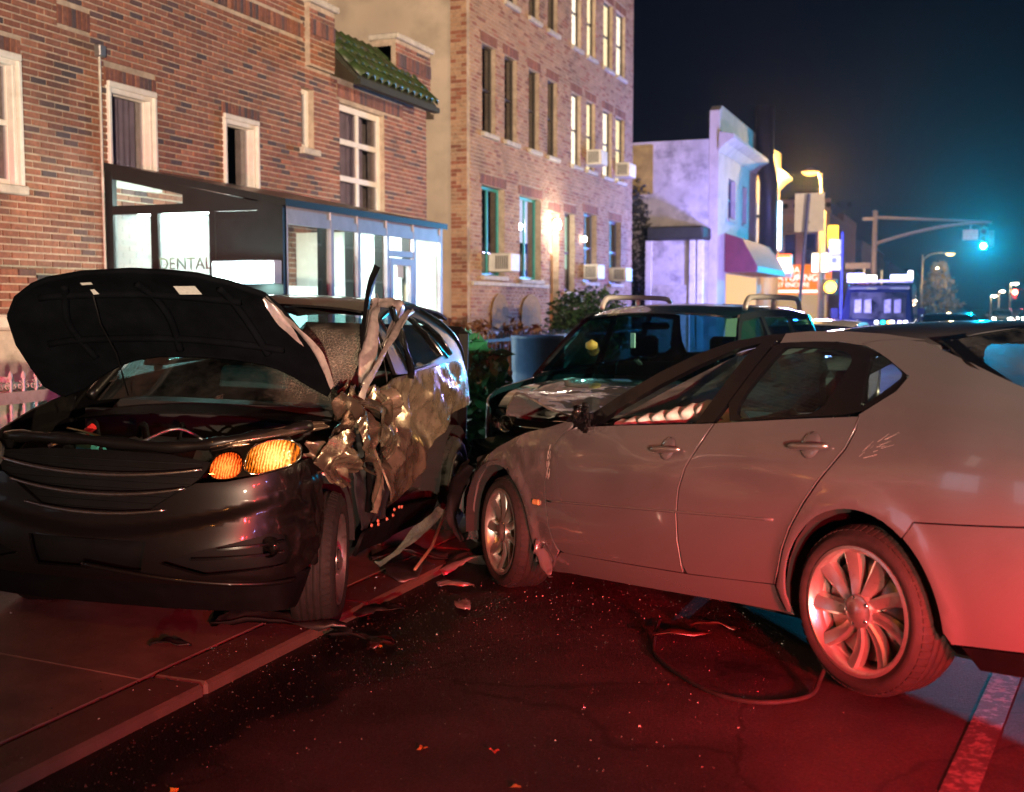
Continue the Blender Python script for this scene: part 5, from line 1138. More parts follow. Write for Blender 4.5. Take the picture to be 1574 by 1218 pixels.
# head lamps with lit lenses
def lit_lens(name, c0, c1, c2, ctr, rad, es):
    m, nt, b = nodes(name); L = nt.links.new; tc = nN(nt, 'ShaderNodeTexCoord').outputs['Object']
    ds = nN(nt, 'ShaderNodeVectorMath', operation='DISTANCE'); ds.inputs[1].default_value = ctr; L(tc, ds.inputs[0])
    fl = nN(nt, 'ShaderNodeTexWave', bands_direction='Y', i_Scale=26., i_Distortion=5., i_Detail=2.); L(tc, fl.inputs['Vector']); nz = nN(nt, 'ShaderNodeTexNoise', i_Scale=48., i_Detail=4., i_Roughness=.7, i_Distortion=1.5); L(tc, nz.inputs['Vector'])
    h1 = nN(nt, 'ShaderNodeMapRange', i_To_Min=.60, i_To_Max=.0); h1.inputs['From Min'].default_value = .0; h1.inputs['From Max'].default_value = rad; L(ds.outputs['Value'], h1.inputs['Value'])
    a1 = nN(nt, 'ShaderNodeMath', operation='MULTIPLY_ADD'); a1.inputs[1].default_value = .30; L(fl.outputs['Fac'], a1.inputs[0]); L(h1.outputs[0], a1.inputs[2])
    a2 = nN(nt, 'ShaderNodeMath', operation='MULTIPLY_ADD'); a2.inputs[1].default_value = .75; L(nz.outputs['Fac'], a2.inputs[0]); L(a1.outputs[0], a2.inputs[2])
    cr = nN(nt, 'ShaderNodeValToRGB'); e = cr.color_ramp.elements; e[0].position = .44; e[0].color = (*c0, 1); e[1].position = 1.; e[1].color = (*c2, 1); k = e.new(.74); k.color = (*c1, 1); L(a2.outputs[0], cr.inputs[0])
    L(cr.outputs[0], b.inputs['Emission Color']); b.inputs['Emission Strength'].default_value = es; L(cr.outputs[0], b.inputs['Base Color']); b.inputs['Roughness'].default_value = .12; b.inputs['Coat Weight'].default_value = .6
    bp = nN(nt, 'ShaderNodeBump', i_Strength=.9, i_Distance=.006); L(a1.outputs[0], bp.inputs['Height']); L(bp.outputs[0], b.inputs['Normal']); return m
m_lens = G('clear_lens', (.92, .86, .72), .02, .05); m_red = E('amber_bulb_glow', (1, .22, .02), 10); m_bulb = E('lamp_bulb_glow', (1, .50, .10), 9)
for s in (1, -1):
    hl = [(s*a, b) for a, b in ((.555, .975), (.53, .852), (.65, .858), (.76, .872), (.90, .905), (1.06, .935), (1.10, .985), (1.0, 1.04), (.86, 1.05), (.74, 1.028), (.63, .995))]
    h = fp('head_lamp', hl, m_lens, -.004, .05, 0); fp('lamp_housing', hl, m_plasticblk, .09, .06, 0, parent=h)
    big = chaikin([(s*a, b) for a, b in ((.70, .985), (.715, .872), (.90, .908), (1.04, .938), (1.07, .985), (.99, 1.03), (.86, 1.042), (.75, 1.02))]); sml = chaikin([(s*a, b) for a, b in ((.55, .955), (.545, .862), (.66, .865), (.692, .90), (.685, .96), (.62, .985))])
    m_refl = lit_lens('lit_amber_lamp', (.012, .005, .001), (.55, .19, .015), (1, .72, .28), ff_(s*.86, .965), .13, .8); m_amb = lit_lens('lit_amber_indicator', (.02, .003, .001), (.62, .10, .012), (1, .45, .12), ff_(s*.62, .92), .09, .6)
    if s < 0: m_refl = m_amb = M('dull_broken_lens', (.10, .095, .09), .35, .2, var=.4, vs=30)
    L1 = fp('lamp_lens', big, m_refl, .012, .02, .02, parent=h); L2 = fp('indicator_lens', sml, m_amb, .018, .02, .02, parent=h)
    MB().tube([Vector(ff_(a, b, .008)) for a, b in big+[big[0]]], .005, 5, False).build('lamp_rim', m_chrome, h, True)
# broken radiator support and engine bay
MB().tube(spline([(3.22, -.62, .99), (3.28, -.2, 1.0), (3.28, .3, .985), (3.2, .62, 1.03), (3.0, .90, 1.09)], 6), [.022+.012*math.sin(i*.9)**2 for i in range(25)], 6).build('slam_panel', m_cvp, cv, True)
crumple('bent_wing_edge', [(3.26, .50, .985), (3.2, .68, 1.03), (3.05, .86, 1.075), (2.88, .93, 1.085)], [.02, .045, .05, .03], (0, 0, 1), m_torn, cv, .006, 4)
boxo('engine_bay', 2.2, 3.1, -.80, .74, .35, .62, m_liner, cv, .03); boxo('firewall', 2.12, 2.2, -.82, .74, .3, 1.03, m_liner, cv)
boxo('engine_block', 2.45, 2.95, -.35, .30, .55, .93, M('engine_cover', (.015, .015, .016), .45), cv, .06); boxo('battery', 2.65, 2.9, .40, .66, .62, .90, m_plasticblk, cv, .015); boxo('air_box', 2.6, 3.0, -.72, -.42, .6, .93, m_plasticblk, cv, .04)
m_tealp = M('coolant_teal', (.05, .30, .30), .3); rng = random.Random(9)
boxo('coolant_tank', 2.95, 3.08, -.34, -.22, .86, .98, m_tealp, cv, .02); MB().tube([(3.02, -.30, 1.0), (3.02, -.26, 1.03)], .02, 8).build('red_cap', M('red_cap', (.5, .02, .02), .4), cv)
MB().tube(spline([(3.05, -.387, 1.02), (3.08, -.257, 1.006), (3.10, -.06, .965), (3.1, .071, .943)], 5), .006, 6).build('prop_rod', M('brass_rod', (.75, .55, .25), .3, 1.), cv, True)
for k in range(9):
    p0 = (rng.uniform(2.6, 3.1), rng.uniform(-.75, .6), rng.uniform(.75, .95)); p1 = (p0[0]+rng.uniform(-.25, .2), p0[1]+rng.uniform(-.3, .3), rng.uniform(.8, 1.0))
    MB().tube(spline([p0, (lerp(p0[0], p1[0], .5), lerp(p0[1], p1[1], .5), max(p0[2], p1[2])+.06), p1], 5), rng.choice((.008, .014, .02)), 6).build('hose', m_plasticblk if k % 3 else m_steel, cv, True)
# raised hood: underside with ribs faces the street
HT = R_(55); HX, HZ = 2.25, 1.08
def hoodF(s_, y, o=0):
    n = Vector((math.sin(HT), 0, -math.cos(HT))); b = Vector((HX+s_*math.cos(HT), y, HZ+s_*math.sin(HT)))
    k = -.05*(1-(y/.95)**2)-.05*math.exp(-((s_-.95)/.10)**2)*0+.07*sstep(.7, .95, s_)+.05*sstep(.7, 1.0, abs(y))+o
    return tuple(b+n*k)
ho = [(.614, -1.0), (.725, -.92), (.80, -.80), (.838, -.70), (.884, -.475), (.904, -.205), (.895, 0), (.879, .155), (.823, .32), (.738, .478), (.67, .535), (.585, .586), (.48, .64), (.375, .684), (.26, .715), (.155, .73), (.098, .70), (.15, .62), (.213, .535), (.26, .45), (.286, .365), (.308, .2), (.317, 0), (.312, -.25), (.285, -.40), (.251, -.50), (.17, -.65), (.085, -.77), (.05, -.90), (.14, -.97), (.251, -.99), (.435, -1.02)]
m_under = M('hood_underside', (.0025, .003, .004), .8, spec=.02, var=.35, vs=7, bump=.2, bs=30)
hd = panel('hood', ho, lambda a, b: hoodF(a, b), m_under, cv, .05, .0, flip=True); hd['label'] = 'raised hood, its black underside towards the street'
panel('outer_skin', ho, lambda a, b: hoodF(a, b, -.035), m_cvp, hd, .06, 0)
rim_ = [Vector(hoodF(a, b, -.016)) for a, b in ho]; MB().tube(rim_+[rim_[0]], .019, 6, False).build('hood_rim', m_under, hd, True)
for i, rib in enumerate(([(.80, -.62), (.55, -.70), (.30, -.62)], [(.80, .26), (.56, .36), (.36, .42)], [(.82, -.2), (.60, -.1), (.36, -.1)], [(.72, -.80), (.73, -.2), (.70, .35)], [(.42, -.85), (.44, -.1), (.40, .52)])):
    MB().tube([Vector(hoodF(a, b, .008)) for a, b in spline(rib, 8)], .022, 6).build('rib', m_under, hd, True)
def hoodq(pts, o): return [hoodF(a, b, o) for a, b in pts]
m_lab = M('white_label', (.55, .55, .52), .6, var=.15, vs=60)
for pts in ([(.818, .016), (.824, .142), (.755, .152), (.748, .022)], [(.84, -.50), (.845, -.435), (.825, -.435), (.82, -.50)], [(.78, -.475), (.785, -.45), (.745, -.44), (.74, -.475)]):
    mobj('label_sticker', hoodq(pts, .024), [(0, 1, 2, 3)], m_lab, hd)
MB().tube([Vector(hoodF(a, b, .03)) for a, b in ((.74, -.475), (.55, -.50), (.35, -.475), (.05, -.50))], .005, 5).build('cable', m_plasticblk, hd, True)
crumple('peeled_edge', [hoodF(.735, .49, .0), hoodF(.585, .60, .02), hoodF(.375, .70, .0), hoodF(.16, .745, .0)], [.02, .075, .06, .015], (.2, .9, .3), m_pale, hd, .008, 2)
# body side
def cy(x, z, sg=1, off=0, dent=1.):
    ins = crv([(.2, .07), (.35, .02), (.6, .0), (.9, .004), (1.1, .025), (1.22, .06)], min(z, 1.22))
    if z > 1.22: ins += (z-1.22)*.34+.25*(z-1.22)**2
    if x < .1: ins += .30*((.1-x)/1.0)**2.2
    if x > 2.2: ins += .03*((x-2.2)/.7)**2
    if sg > 0 and dent:
        f = sstep(-.6, .3, x)*sstep(1.3, 1.1, z)
        p1 = x*.86+z*.5; p2 = z*.86-x*.5; n1 = abs(noise.noise((p1*2.3+.4, p2*1.5, 4.0))); n2 = abs(noise.noise((p1*1.3, p2*4.6+2, 7.7))); n3 = abs(noise.noise((p1*7.5, p2*4.5, 1.7)))
        ins += dent*f*(.13*n1+.07*n2+.022*n3+.10*math.exp(-((x-1.0)/.22)**2-((z-.93)/.13)**2)+.05*math.exp(-((x-1.45)/.12)**2-((z-.98)/.10)**2))
    return (x, sg*(.915-ins-off), z)
def cp(name, poly, mat, sg=1, off=0., sp=.05, thick=.012, holes=(), parent=None, dent=1.): return panel(name, poly, lambda a, b: cy(a, b, sg, off, dent), mat, parent or cv, sp, thick, holes, flip=(sg > 0))
rdoor = [(1.70, .50), (1.73, .80), (1.80, 1.17), (1.55, 1.215), (1.25, 1.235), (.8, 1.245), (.33, 1.262), (-.2, 1.268), (-.55, 1.22), (-.78, 1.05), (-.80, .92), (-.25, .935), (.15, .88), (.36, .84), (.62, .76), (.88, .665), (1.08, .56), (1.22, .462), (1.45, .44)]
o = cp('rear_door', rdoor, m_warmlit, 1, 0, .022); o['label'] = 'crushed rear side with deep dents, warm light put into its colour'
ldoor = [(2.12, .40), (2.14, .80), (2.05, .98), (1.80, .86), (1.66, .80), (1.40, .60), (1.22, .45), (1.5, .40)]
cp('front_door', ldoor, M('scuffed_black_panel', (.03, .03, .035), .35, .3, var=.4, vs=8, dirt=((.25, .26, .28), .5), ds=14, dth=.60), 1, .03, .03)
for sg in (1, -1):
    cp('sill', [(2.2, .40), (2.2, .27), (.45, .20), (.40, .32), (1.2, .40)], m_plasticblk, sg, .0, .07, .02, dent=.5)
    wn = [(1.40, 1.575), (1.15, 1.625), (.85, 1.615), (.55, 1.48), (.36, 1.32), (.75, 1.275), (1.21, 1.262)]; qw_ = [(.72, 1.585), (.45, 1.54), (.24, 1.455), (.10, 1.32), (.24, 1.30), (.43, 1.42), (.62, 1.52)]
    fr_ = [(1.50, 1.25), (1.52, 1.60), (1.3, 1.668), (.85, 1.672), (.4, 1.62), (0, 1.50), (-.3, 1.37), (-.62, 1.22), (-.2, 1.27), (.33, 1.266), (.8, 1.25), (1.25, 1.24)]
    w_ = cp('window_frame', fr_, m_cvp, sg, .0, .04, .02, (wn, qw_), dent=0); cp('pane', wn, m_cglass, sg, .015, .08, 0, parent=w_, dent=0); cp('pane', qw_, m_cglass, sg, .015, .08, 0, parent=w_, dent=0)
    for pl in (wn, qw_):
        MB().tube([Vector(cy(a, b, sg, -.004, 0)) for a, b in pl+[pl[0]]], .009, 6, False).build('chrome_strip', m_chrome, w_, True)
    MB().tube([Vector(cy(a, b, sg, -.012, 0)) for a, b in spline([(1.5, 1.66), (1.1, 1.69), (.6, 1.665), (.1, 1.545), (-.3, 1.385), (-.62, 1.20), (-.76, 1.0)], 5)], .015, 6).build('roof_strip', m_chrome, cv, True)
cp('right_side', [(2.2, .40), (2.2, 1.14), (.33, 1.266), (-.62, 1.22), (-.82, 1.0), (-.84, .5), (-.45, .40)]+arc(0, .36, .42, 180, 0, 12)+[(.45, .38)], m_cvp, -1, 0, .08)
cp('right_wing', [(3.0, .95), (2.6, 1.06), (2.2, 1.13), (2.2, .4)]+arc(2.62, .36, .41, 175, 10, 14), m_cvp, -1, 0, .06)
cp('inner_shell', [(2.3, .35), (2.2, 1.12), (.33, 1.24), (-.6, 1.19), (-.75, .95), (-.3, .92), (.4, .80), (.95, .60), (1.2, .40)], m_liner, 1, .16, .09, 0, dent=0)
panel('roof', [(1.42, -.66), (.9, -.70), (.2, -.69), (-.5, -.62), (-.55, 0), (-.5, .62), (.2, .69), (.9, .70), (1.42, .60)], lambda x, y: (x, y, crv([(-.6, 1.58), (-.2, 1.655), (.3, 1.70), (.8, 1.72), (1.2, 1.70), (1.5, 1.645)], x)-.035*(y/.7)**2-.03*(abs(y)/.7)**8), m_cvp, cv, .06, .015)
def cwF(x, y): return (x, y, 1.115+.52*(max(0., 2.16-x)/.74)**.93-.05*(y/.7)**2-.05*math.exp(-((x-1.85)/.25)**2-((y-.45)/.25)**2))
def crack_mat():
    m = G('shattered_glass', (.22, .42, .43), .05, .07, .05); nt = m.node_tree; L = nt.links.new; out = [n for n in nt.nodes if n.type == 'OUTPUT_MATERIAL'][0]; src = out.inputs[0].links[0].from_socket  # cyan light in the cabin put into the tint of the glass
    pos = nN(nt, 'ShaderNodeNewGeometry').outputs['Position']; vo = nN(nt, 'ShaderNodeTexVoronoi', feature='DISTANCE_TO_EDGE', i_Scale=55., i_Randomness=1.); L(pos, vo.inputs['Vector'])
    lt = nN(nt, 'ShaderNodeMath', operation='LESS_THAN'); lt.inputs[1].default_value = .035; L(vo.outputs['Distance'], lt.inputs[0])
    tc = nN(nt, 'ShaderNodeTexCoord').outputs['Object']; ds = nN(nt, 'ShaderNodeVectorMath', operation='DISTANCE'); ds.inputs[1].default_value = (1.82, .56, 1.32); L(tc, ds.inputs[0])
    nz = nN(nt, 'ShaderNodeTexNoise', i_Scale=7., i_Detail=6.); L(pos, nz.inputs['Vector']); sb = nN(nt, 'ShaderNodeMath', operation='MULTIPLY_ADD'); sb.inputs[1].default_value = .35; L(nz.outputs['Fac'], sb.inputs[0]); L(ds.outputs['Value'], sb.inputs[2])
    mr = nN(nt, 'ShaderNodeMapRange', i_To_Min=.62, i_To_Max=.0); mr.inputs['From Min'].default_value = .22; mr.inputs['From Max'].default_value = .62; L(sb.outputs[0], mr.inputs['Value'])
    mu = nN(nt, 'ShaderNodeMath', operation='MULTIPLY'); L(lt.outputs[0], mu.inputs[0]); L(mr.outputs[0], mu.inputs[1])
    mm = nN(nt, 'ShaderNodeMath', operation='MULTIPLY_ADD', use_clamp=True); mm.inputs[1].default_value = .42; L(mr.outputs[0], mm.inputs[0]); L(mu.outputs[0], mm.inputs[2])
    d = nt.nodes.new('ShaderNodeBsdfDiffuse'); d.inputs[0].default_value = (.42, .38, .32, 1); mx = nt.nodes.new('ShaderNodeMixShader'); L(mm.outputs[0], mx.inputs[0]); L(src, mx.inputs[1]); L(d.outputs[0], mx.inputs[2]); L(mx.outputs[0], out.inputs[0]); return m
panel('windscreen', [(2.14, -.78), (2.16, 0), (2.14, .72), (1.75, .70), (1.44, .60), (1.40, 0), (1.44, -.62), (1.75, -.71)], cwF, crack_mat(), cv, .05, 0)
panel('cowl', [(2.16, -.80), (2.16, .74), (2.32, .74), (2.32, -.80)], lambda x, y: (x, y, 1.08-.05*(y/.7)**2-.2*(x-2.16)), m_plasticblk, cv, .1, .01)
boxo('rear_end', -.86, -.72, -.72, .72, .4, 1.5, m_cvp, cv, .06); boxo('cabin_floor', -.7, 2.12, -.78, .70, .3, .38, m_dark, cv); boxo('dashboard', 1.75, 2.12, -.72, .66, .6, 1.08, m_seat, cv, .05)
for y in (-.38, .34): seat(cv, 1.25, y, M('teal_grey_seat', (.04, .06, .065), .7), z0=.55, back=.66)
seat(cv, .35, 0, m_seat, 1.25, .62, False, z0=.55)
panel('headliner', [(1.4, -.6), (-.4, -.56), (-.4, .56), (1.4, .58)], lambda x, y: (x, y, 1.62-.03*(y/.68)**2), m_light, cv, .15, 0)
# pillars and the torn front corner
ap_ = MB().tube(spline([(2.2, -.79, 1.1), (1.8, -.73, 1.38), (1.45, -.65, 1.62)], 6), .03, 8).build('windscreen_pillar', m_cvp, cv, True)
crumple('torn_pillar', [(1.45, .70, 1.70), (1.62, .73, 1.60), (1.78, .76, 1.45), (1.92, .78, 1.29), (1.96, .80, 1.14)], [.04, .09, .11, .09, .04], (.2, 1, .3), m_pale, cv, .03, 3, 30, 8, .02)
crumple('door_frame_strip', [(2.28, .90, 1.16), (2.17, .89, 1.24), (1.95, .88, 1.35), (1.68, .87, 1.475), (1.43, .85, 1.57), (1.15, .83, 1.635)], [.025, .045, .04, .04, .04, .03], (.5, .6, .6), m_pale, cv, .008, 6)
crumple('roof_edge', [(1.50, .68, 1.68), (1.35, .74, 1.685), (1.2, .78, 1.66), (1.5, .80, 1.52), (1.62, .80, 1.42)], [.05, .09, .06, .06, .02], (0, 1, .6), m_pale, cv, .02, 7)
crumple('bent_trim', [(1.53, .72, 1.905), (1.64, .72, 1.77), (1.72, .73, 1.63), (1.82, .74, 1.44), (1.86, .76, 1.30)], [.045, .035, .03, .03, .02], (.4, 1, 0), m_trim, cv, .004, 1)
crumple('centre_pillar', [(1.46, .80, 1.66), (1.40, .84, 1.50), (1.34, .87, 1.36), (1.30, .88, 1.22)], [.07, .08, .08, .09], (1, .2, 0), m_trim, cv, .01, 14)
crumple('seat_belt', [(1.62, .74, 1.58), (1.55, .76, 1.42), (1.50, .78, 1.25), (1.47, .78, 1.10)], [.05, .05, .05, .05], (1, .4, 0), m_pale, cv, .004, 2, 20, 3, .004)
for k, (pth, wd, sv, mt, am) in enumerate((
        ([(2.60, .86, 1.18), (2.52, .96, 1.10), (2.40, 1.0, .96), (2.28, .97, .80)], [.12, .30, .34, .12], (1, .1, .4), m_torn, .035),
        ([(2.42, .86, 1.12), (2.60, .95, 1.06), (2.82, .97, .98), (3.02, .95, .88)], [.14, .20, .17, .08], (0, .3, 1), m_torn, .04),
        ([(2.36, .88, 1.20), (2.20, .96, 1.08), (2.08, .99, .92), (2.08, .97, .76)], [.14, .32, .28, .10], (1, .1, .2), m_torn, .04),
        ([(2.28, .78, 1.20), (2.22, .84, 1.10), (2.20, .88, .98)], [.10, .20, .14], (1, .5, 0), m_warmlit, .04),
        ([(2.96, .86, .96), (2.82, .93, .89), (2.64, .95, .84), (2.45, .92, .80)], [.08, .18, .18, .10], (0, .2, 1), m_warmlit, .04),
        ([(2.06, .86, 1.18), (1.97, .92, 1.10), (1.86, .93, 1.0), (1.76, .92, .86)], [.10, .26, .26, .14], (1, 0, .5), m_warmlit, .05))):
    crumple('torn_panel', pth, wd, sv, mt, cv, am, 20+k*3, 66, 18, .03)
crumple('hanging_strip', [(2.26, .95, .92), (2.22, .98, .78), (2.19, .97, .64), (2.18, .95, .52)], [.05, .06, .05, .02], (1, 0, 0), m_warmlit, cv, .015, 61)
crumple('wing_remnant', [(3.05, .88, .90), (3.02, .93, .70), (3.0, .93, .52), (2.99, .90, .40)], [.05, .06, .05, .02], (1, .2, 0), m_cvp, cv, .01, 31)
crumple('bare_pillar', [(2.10, .82, 1.22), (2.08, .86, 1.05), (2.07, .88, .80), (2.08, .88, .50)], [.10, .09, .08, .10], (1, .3, 0), m_plasticblk, cv, .02, 33)
for (x, z) in ((2.09, .43), (1.95, .43), (1.90, .40), (1.78, .41), (1.60, .40), (1.57, .43), (1.42, .42), (1.36, .41)):
    MB().lathe([(0, .012), (.010, .008), (.012, 0)], 8, 'y', (x, cy(x, z, 1, 0, .5)[1], z)).build('sill_clip', M('orange_clip', (.45, .14, .09), .4), cv, True)
# hanging sill cover and dark underside
m_grp = M('greenish_glassy_plastic', (.10, .20, .16), .35, var=.5, vs=40, bump=.6, bs=70)
crumple('hanging_sill_cover', [(2.10, .95, .22), (1.75, 1.02, .28), (1.40, 1.05, .32), (1.05, 1.02, .36)], [.04, .10, .12, .05], (.1, .2, 1), m_grp, cv, .012, 41)
MB().tube([(1.95, 1.12, .16), (1.6, 1.12, .22), (1.0, 1.05, .36)], .010, 6).build('bent_rod', M('copper_rod', (.6, .36, .24), .35, .8), cv, True)
boxo('floorpan', -.7, 3.0, -.74, .74, .20, .30, m_liner, cv, .02)
for sg in (1, -1):
    for cx in (0, 2.62):
        vv = []; ff = []
        for i in range(15):
            a = R_(lerp(0, 180, i/14)); vv += [(cx+.43*math.cos(a), sg*.84, .36+.43*math.sin(a)), (cx+.43*math.cos(a), sg*.48, .36+.43*math.sin(a))]
            if i: ff.append((2*i-2, 2*i, 2*i+1, 2*i-1))
        ff.append(tuple(range(1, 30, 2))); mobj('wheel_well', vv, ff, m_liner, cv)
wcv = make_wheel(.352, .232, .225, 5, m_rimgr, 0, True)
place_wheel(wcv, cv, 2.62, .915, .352, True, R_(13), .35)
for (x, y, l, stv, spn) in ((2.62, -.905, False, R_(13), .9), (0, .86, True, 0, .1), (0, -.905, False, 0, .4)): place_wheel(dup(wcv, cv), cv, x, y, .352, l, stv, spn)
# ================================================================== other vehicles
m_teal = paint('dark_teal_paint', (.018, .075, .10), .4, .22, .08)
m_lamprefl = M('chrome_bowl', (.75, .85, .85), .1, 1., var=.3, vs=30, bump=.6, bs=40); m_clens = G('clear_lamp_lens', (.9, .95, .95), .02, .06)
m_railsil = M('bright_rail', (.75, .74, .73), .35, .4, var=.08)
def wagon(t, pm, rails=True, sp=.07, lit=None, pillar=None, glass=None, wheels=True, tail=None, mirrors=True):
    glass = glass or m_cglass; pillar = pillar or pm
    def wy(x, z, sg=1, off=0):
        ins = crv([(.2, .06), (.4, .01), (.7, .0), (.95, .015), (1.08, .045)], min(z, 1.08))
        if z > 1.08: ins += (z-1.08)*.30+.12*(z-1.08)**2
        if x > 1.5: ins += .34*((x-1.5)/.75)**2.6
        if x < -1.6: ins += .14*((-1.6-x)/.6)**2
        return (x, sg*(.925-ins-off), z)
    P = lambda nm, poly, mt, sg, off=0., s_=sp, th=.012, holes=(), par=None: panel(nm, poly, lambda a, b: wy(a, b, sg, off), mt, par or t, s_, th, holes, flip=(sg > 0))
    A1, A2 = arc(1.40, .34, .40, 176, 4, 12), arc(-1.28, .34, .40, 176, 4, 12)
    for sg in (1, -1):
        P('front_wing', [(2.16, .42), (2.2, .7), (2.15, .90), (1.6, 1.02), (1.06, 1.07), (1.0, .35)]+A1, pm, sg)
        d1 = P('front_door', [(1.05, 1.075), (-.20, 1.105), (-.20, .33), (.96, .33), (.994, .40)], pm, sg); d2 = P('rear_door', [(-.206, 1.105), (-1.10, 1.13), (-1.0, .75), (-.86, .50), (-.80, .33), (-.206, .33)], pm, sg)
        P('rear_quarter', [(-1.106, 1.13), (-1.006, .75), (-.87, .50)]+A2[::-1][1:][:0]+[(-.87, .36)]+arc(-1.28, .34, .40, 4, 176, 12)+[(-2.15, .40), (-2.22, .8), (-2.18, 1.16)], pm, sg)
        P('sill', [(1.0, .325), (-.86, .325), (-.86, .22), (1.0, .22)], m_plasticblk, sg, .01)
        wins_ = ([(.98, 1.11), (.52, 1.47), (.38, 1.545), (-.14, 1.575), (-.14, 1.135)], [(-.24, 1.14), (-.24, 1.578), (-.98, 1.572), (-1.04, 1.16)], [(-1.13, 1.165), (-1.08, 1.57), (-1.72, 1.53), (-1.88, 1.22), (-1.8, 1.19)])
        fr = P('window_frame', [(1.10, 1.078), (.56, 1.50), (.40, 1.60), (-.2, 1.635), (-1.2, 1.63), (-1.80, 1.58), (-2.02, 1.30), (-2.16, 1.165), (-1.1, 1.135), (-.2, 1.11)], pillar, sg, .0, .06, .02, wins_)
        for wq in wins_: P('pane', wq, glass, sg, .018, .12, 0, par=fr)
        for o_, hx in ((d1, .0), (d2, -.92)):
            q = wy(hx, 1.0, sg); MB().tube([(hx-.09, q[1]+sg*.0, 1.0), (hx-.07, q[1]+sg*.03, 1.0), (hx+.07, q[1]+sg*.03, 1.0), (hx+.09, q[1], 1.0)], .011, 6).build('handle', pm, o_, True)
        if mirrors or sg > 0: m = MB().bbox(.80, .98, sg*1.06-.10, sg*1.06+.10, 1.08, 1.24, .03).build('door_mirror', pm, t); MB().tube([(.9, sg*.86, 1.08), (.9, sg*1.0, 1.12)], .02, 6).build('mirror_arm', m_plasticblk, m)
        if rails:
            ry = sg*.66; MB().tube(spline([(.18, ry, 1.64), (.10, ry, 1.72), (-.1, ry, 1.745), (-1.2, ry, 1.745), (-1.45, ry, 1.72), (-1.52, ry, 1.63)], 4), .024, 8).tube([(-.65, ry, 1.64), (-.65, ry, 1.74)], .024, 6).build('roof_rail', m_railsil, t, True)
    panel('roof', [(.47, -.62), (.3, -.68), (-1.6, -.68), (-1.85, -.62), (-1.85, .62), (-1.6, .68), (.3, .68), (.47, .62)], lambda x, y: (x, y, crv([(-2, 1.60), (-1.6, 1.66), (-.8, 1.69), (0, 1.68), (.5, 1.61)], x)-.03*(y/.68)**2-.03*(abs(y)/.69)**8), pm, t, sp, .015)
    panel('windscreen', [(1.18, -.70), (1.22, 0), (1.18, .70), (.8, .67), (.46, .60), (.45, 0), (.46, -.60), (.8, -.67)], lambda x, y: (x, y, 1.10+.51*((1.24-x)/.78)**.95-.05*(y/.7)**2), glass, t, .1, 0)
    panel('hood', [(1.20, -.74), (1.24, 0), (1.20, .74), (1.7, .76), (2.05, .66), (2.16, .3), (2.18, 0), (2.16, -.3), (2.05, -.66), (1.7, -.76)], lambda x, y: (x, y, crv([(1.15, 1.095), (1.5, 1.07), (1.9, 1.0), (2.1, .92), (2.2, .86)], x)-.05*(y/.75)**2+.018*math.exp(-((abs(y)-.45)/.07)**2)), pm, t, sp, .012)
    FF = lambda y, z: (2.235-.30*(abs(y)/.85)**3+crv([(.2, -.08), (.4, .02), (.6, .02), (.85, -.06), (.95, -.16)], z), y, z)
    panel('front_bumper', [(-.82, .30), (-.86, .5), (-.83, .66), (.83, .66), (.86, .5), (.82, .30)], FF, pm, t, sp, .015, ([(-.4, .36), (-.42, .5), (.42, .5), (.4, .36)],)); panel('grille', [(-.46, .66), (-.46, .86), (.46, .86), (.46, .66)], lambda y, z: (FF(y, z)[0]-.02, y, z), m_plasticblk, t, .1, 0)
    boxo('engine_bay', 1.1, 2.05, -.62, .62, .3, .8, m_liner, t)
    for z in (.71, .77, .83): MB().tube([FF(lerp(-.45, .45, i/8), z) for i in range(9)], .010, 6).build('grille_bar', m_chrome, t, True)
    for s in (1, -1):
        h = panel('head_lamp', [(s*.48, .68), (s*.47, .86), (s*.66, .885), (s*.80, .86), (s*.82, .74), (s*.7, .68)], FF, m_clens if lit is None else lit, t, .06, 0)
        panel('lamp_housing', [(s*.48, .68), (s*.47, .86), (s*.66, .885), (s*.80, .86), (s*.82, .74), (s*.7, .68)], lambda y, z: (FF(y, z)[0]-.08, y, z), m_plasticblk, h, .1, 0)
        for yy, r in ((.575, .062), (.71, .055)):
            c = FF(s*yy, .78); MB().lathe([(0, -.085), (r*.5, -.075), (r*.85, -.045), (r, -.006), (r*1.04, -.01)], 20, 'x', (c[0]-.004, c[1], .78)).build('reflector', m_lamprefl, h, True); MB().lathe([(0, -.02), (.012, -.03), (.012, -.07)], 10, 'x', (c[0], c[1], .78)).build('bulb', m_lamprefl, h, True)
        panel('tail_lamp', [(s*.58, .85), (s*.60, 1.15), (s*.74, 1.15), (s*.78, .85)], lambda y, z: (-2.235+.1*(abs(y)/.8)**3, y, z), tail or M('red_lens', (.3, .01, .01), .15, coat=1.), t, .1, .03, flip=True)
    panel('tailgate', [(-.78, .40), (-.82, .8), (-.72, 1.18), (.72, 1.18), (.82, .8), (.78, .40)], lambda y, z: (-2.21+.1*(abs(y)/.8)**3, y, z), pm, t, sp, .01, flip=True)
    panel('rear_window', [(-.70, 1.18), (-.58, 1.60), (.58, 1.60), (.70, 1.18)], lambda y, z: (-2.18+.33*(z-1.18)/.42, y, z), glass, t, .15, 0, flip=True)
    boxo('cabin_floor', -2.0, 1.1, -.7, .7, .28, .36, m_dark, t); boxo('dashboard', .85, 1.2, -.7, .7, .5, 1.06, m_seat, t, .05); boxo('floorpan', -2.0, 2.0, -.72, .72, .2, .27, m_liner, t)
    for y in (-.38, .38): seat(t, .35, y, m_seat, z0=.5, back=.66)
    seat(t, -.6, 0, m_seat, 1.25, .62, False, z0=.5); MB().bbox(.52, .56, -.13, .13, 1.47, 1.53, .02).build('mirror', m_plasticblk, t)
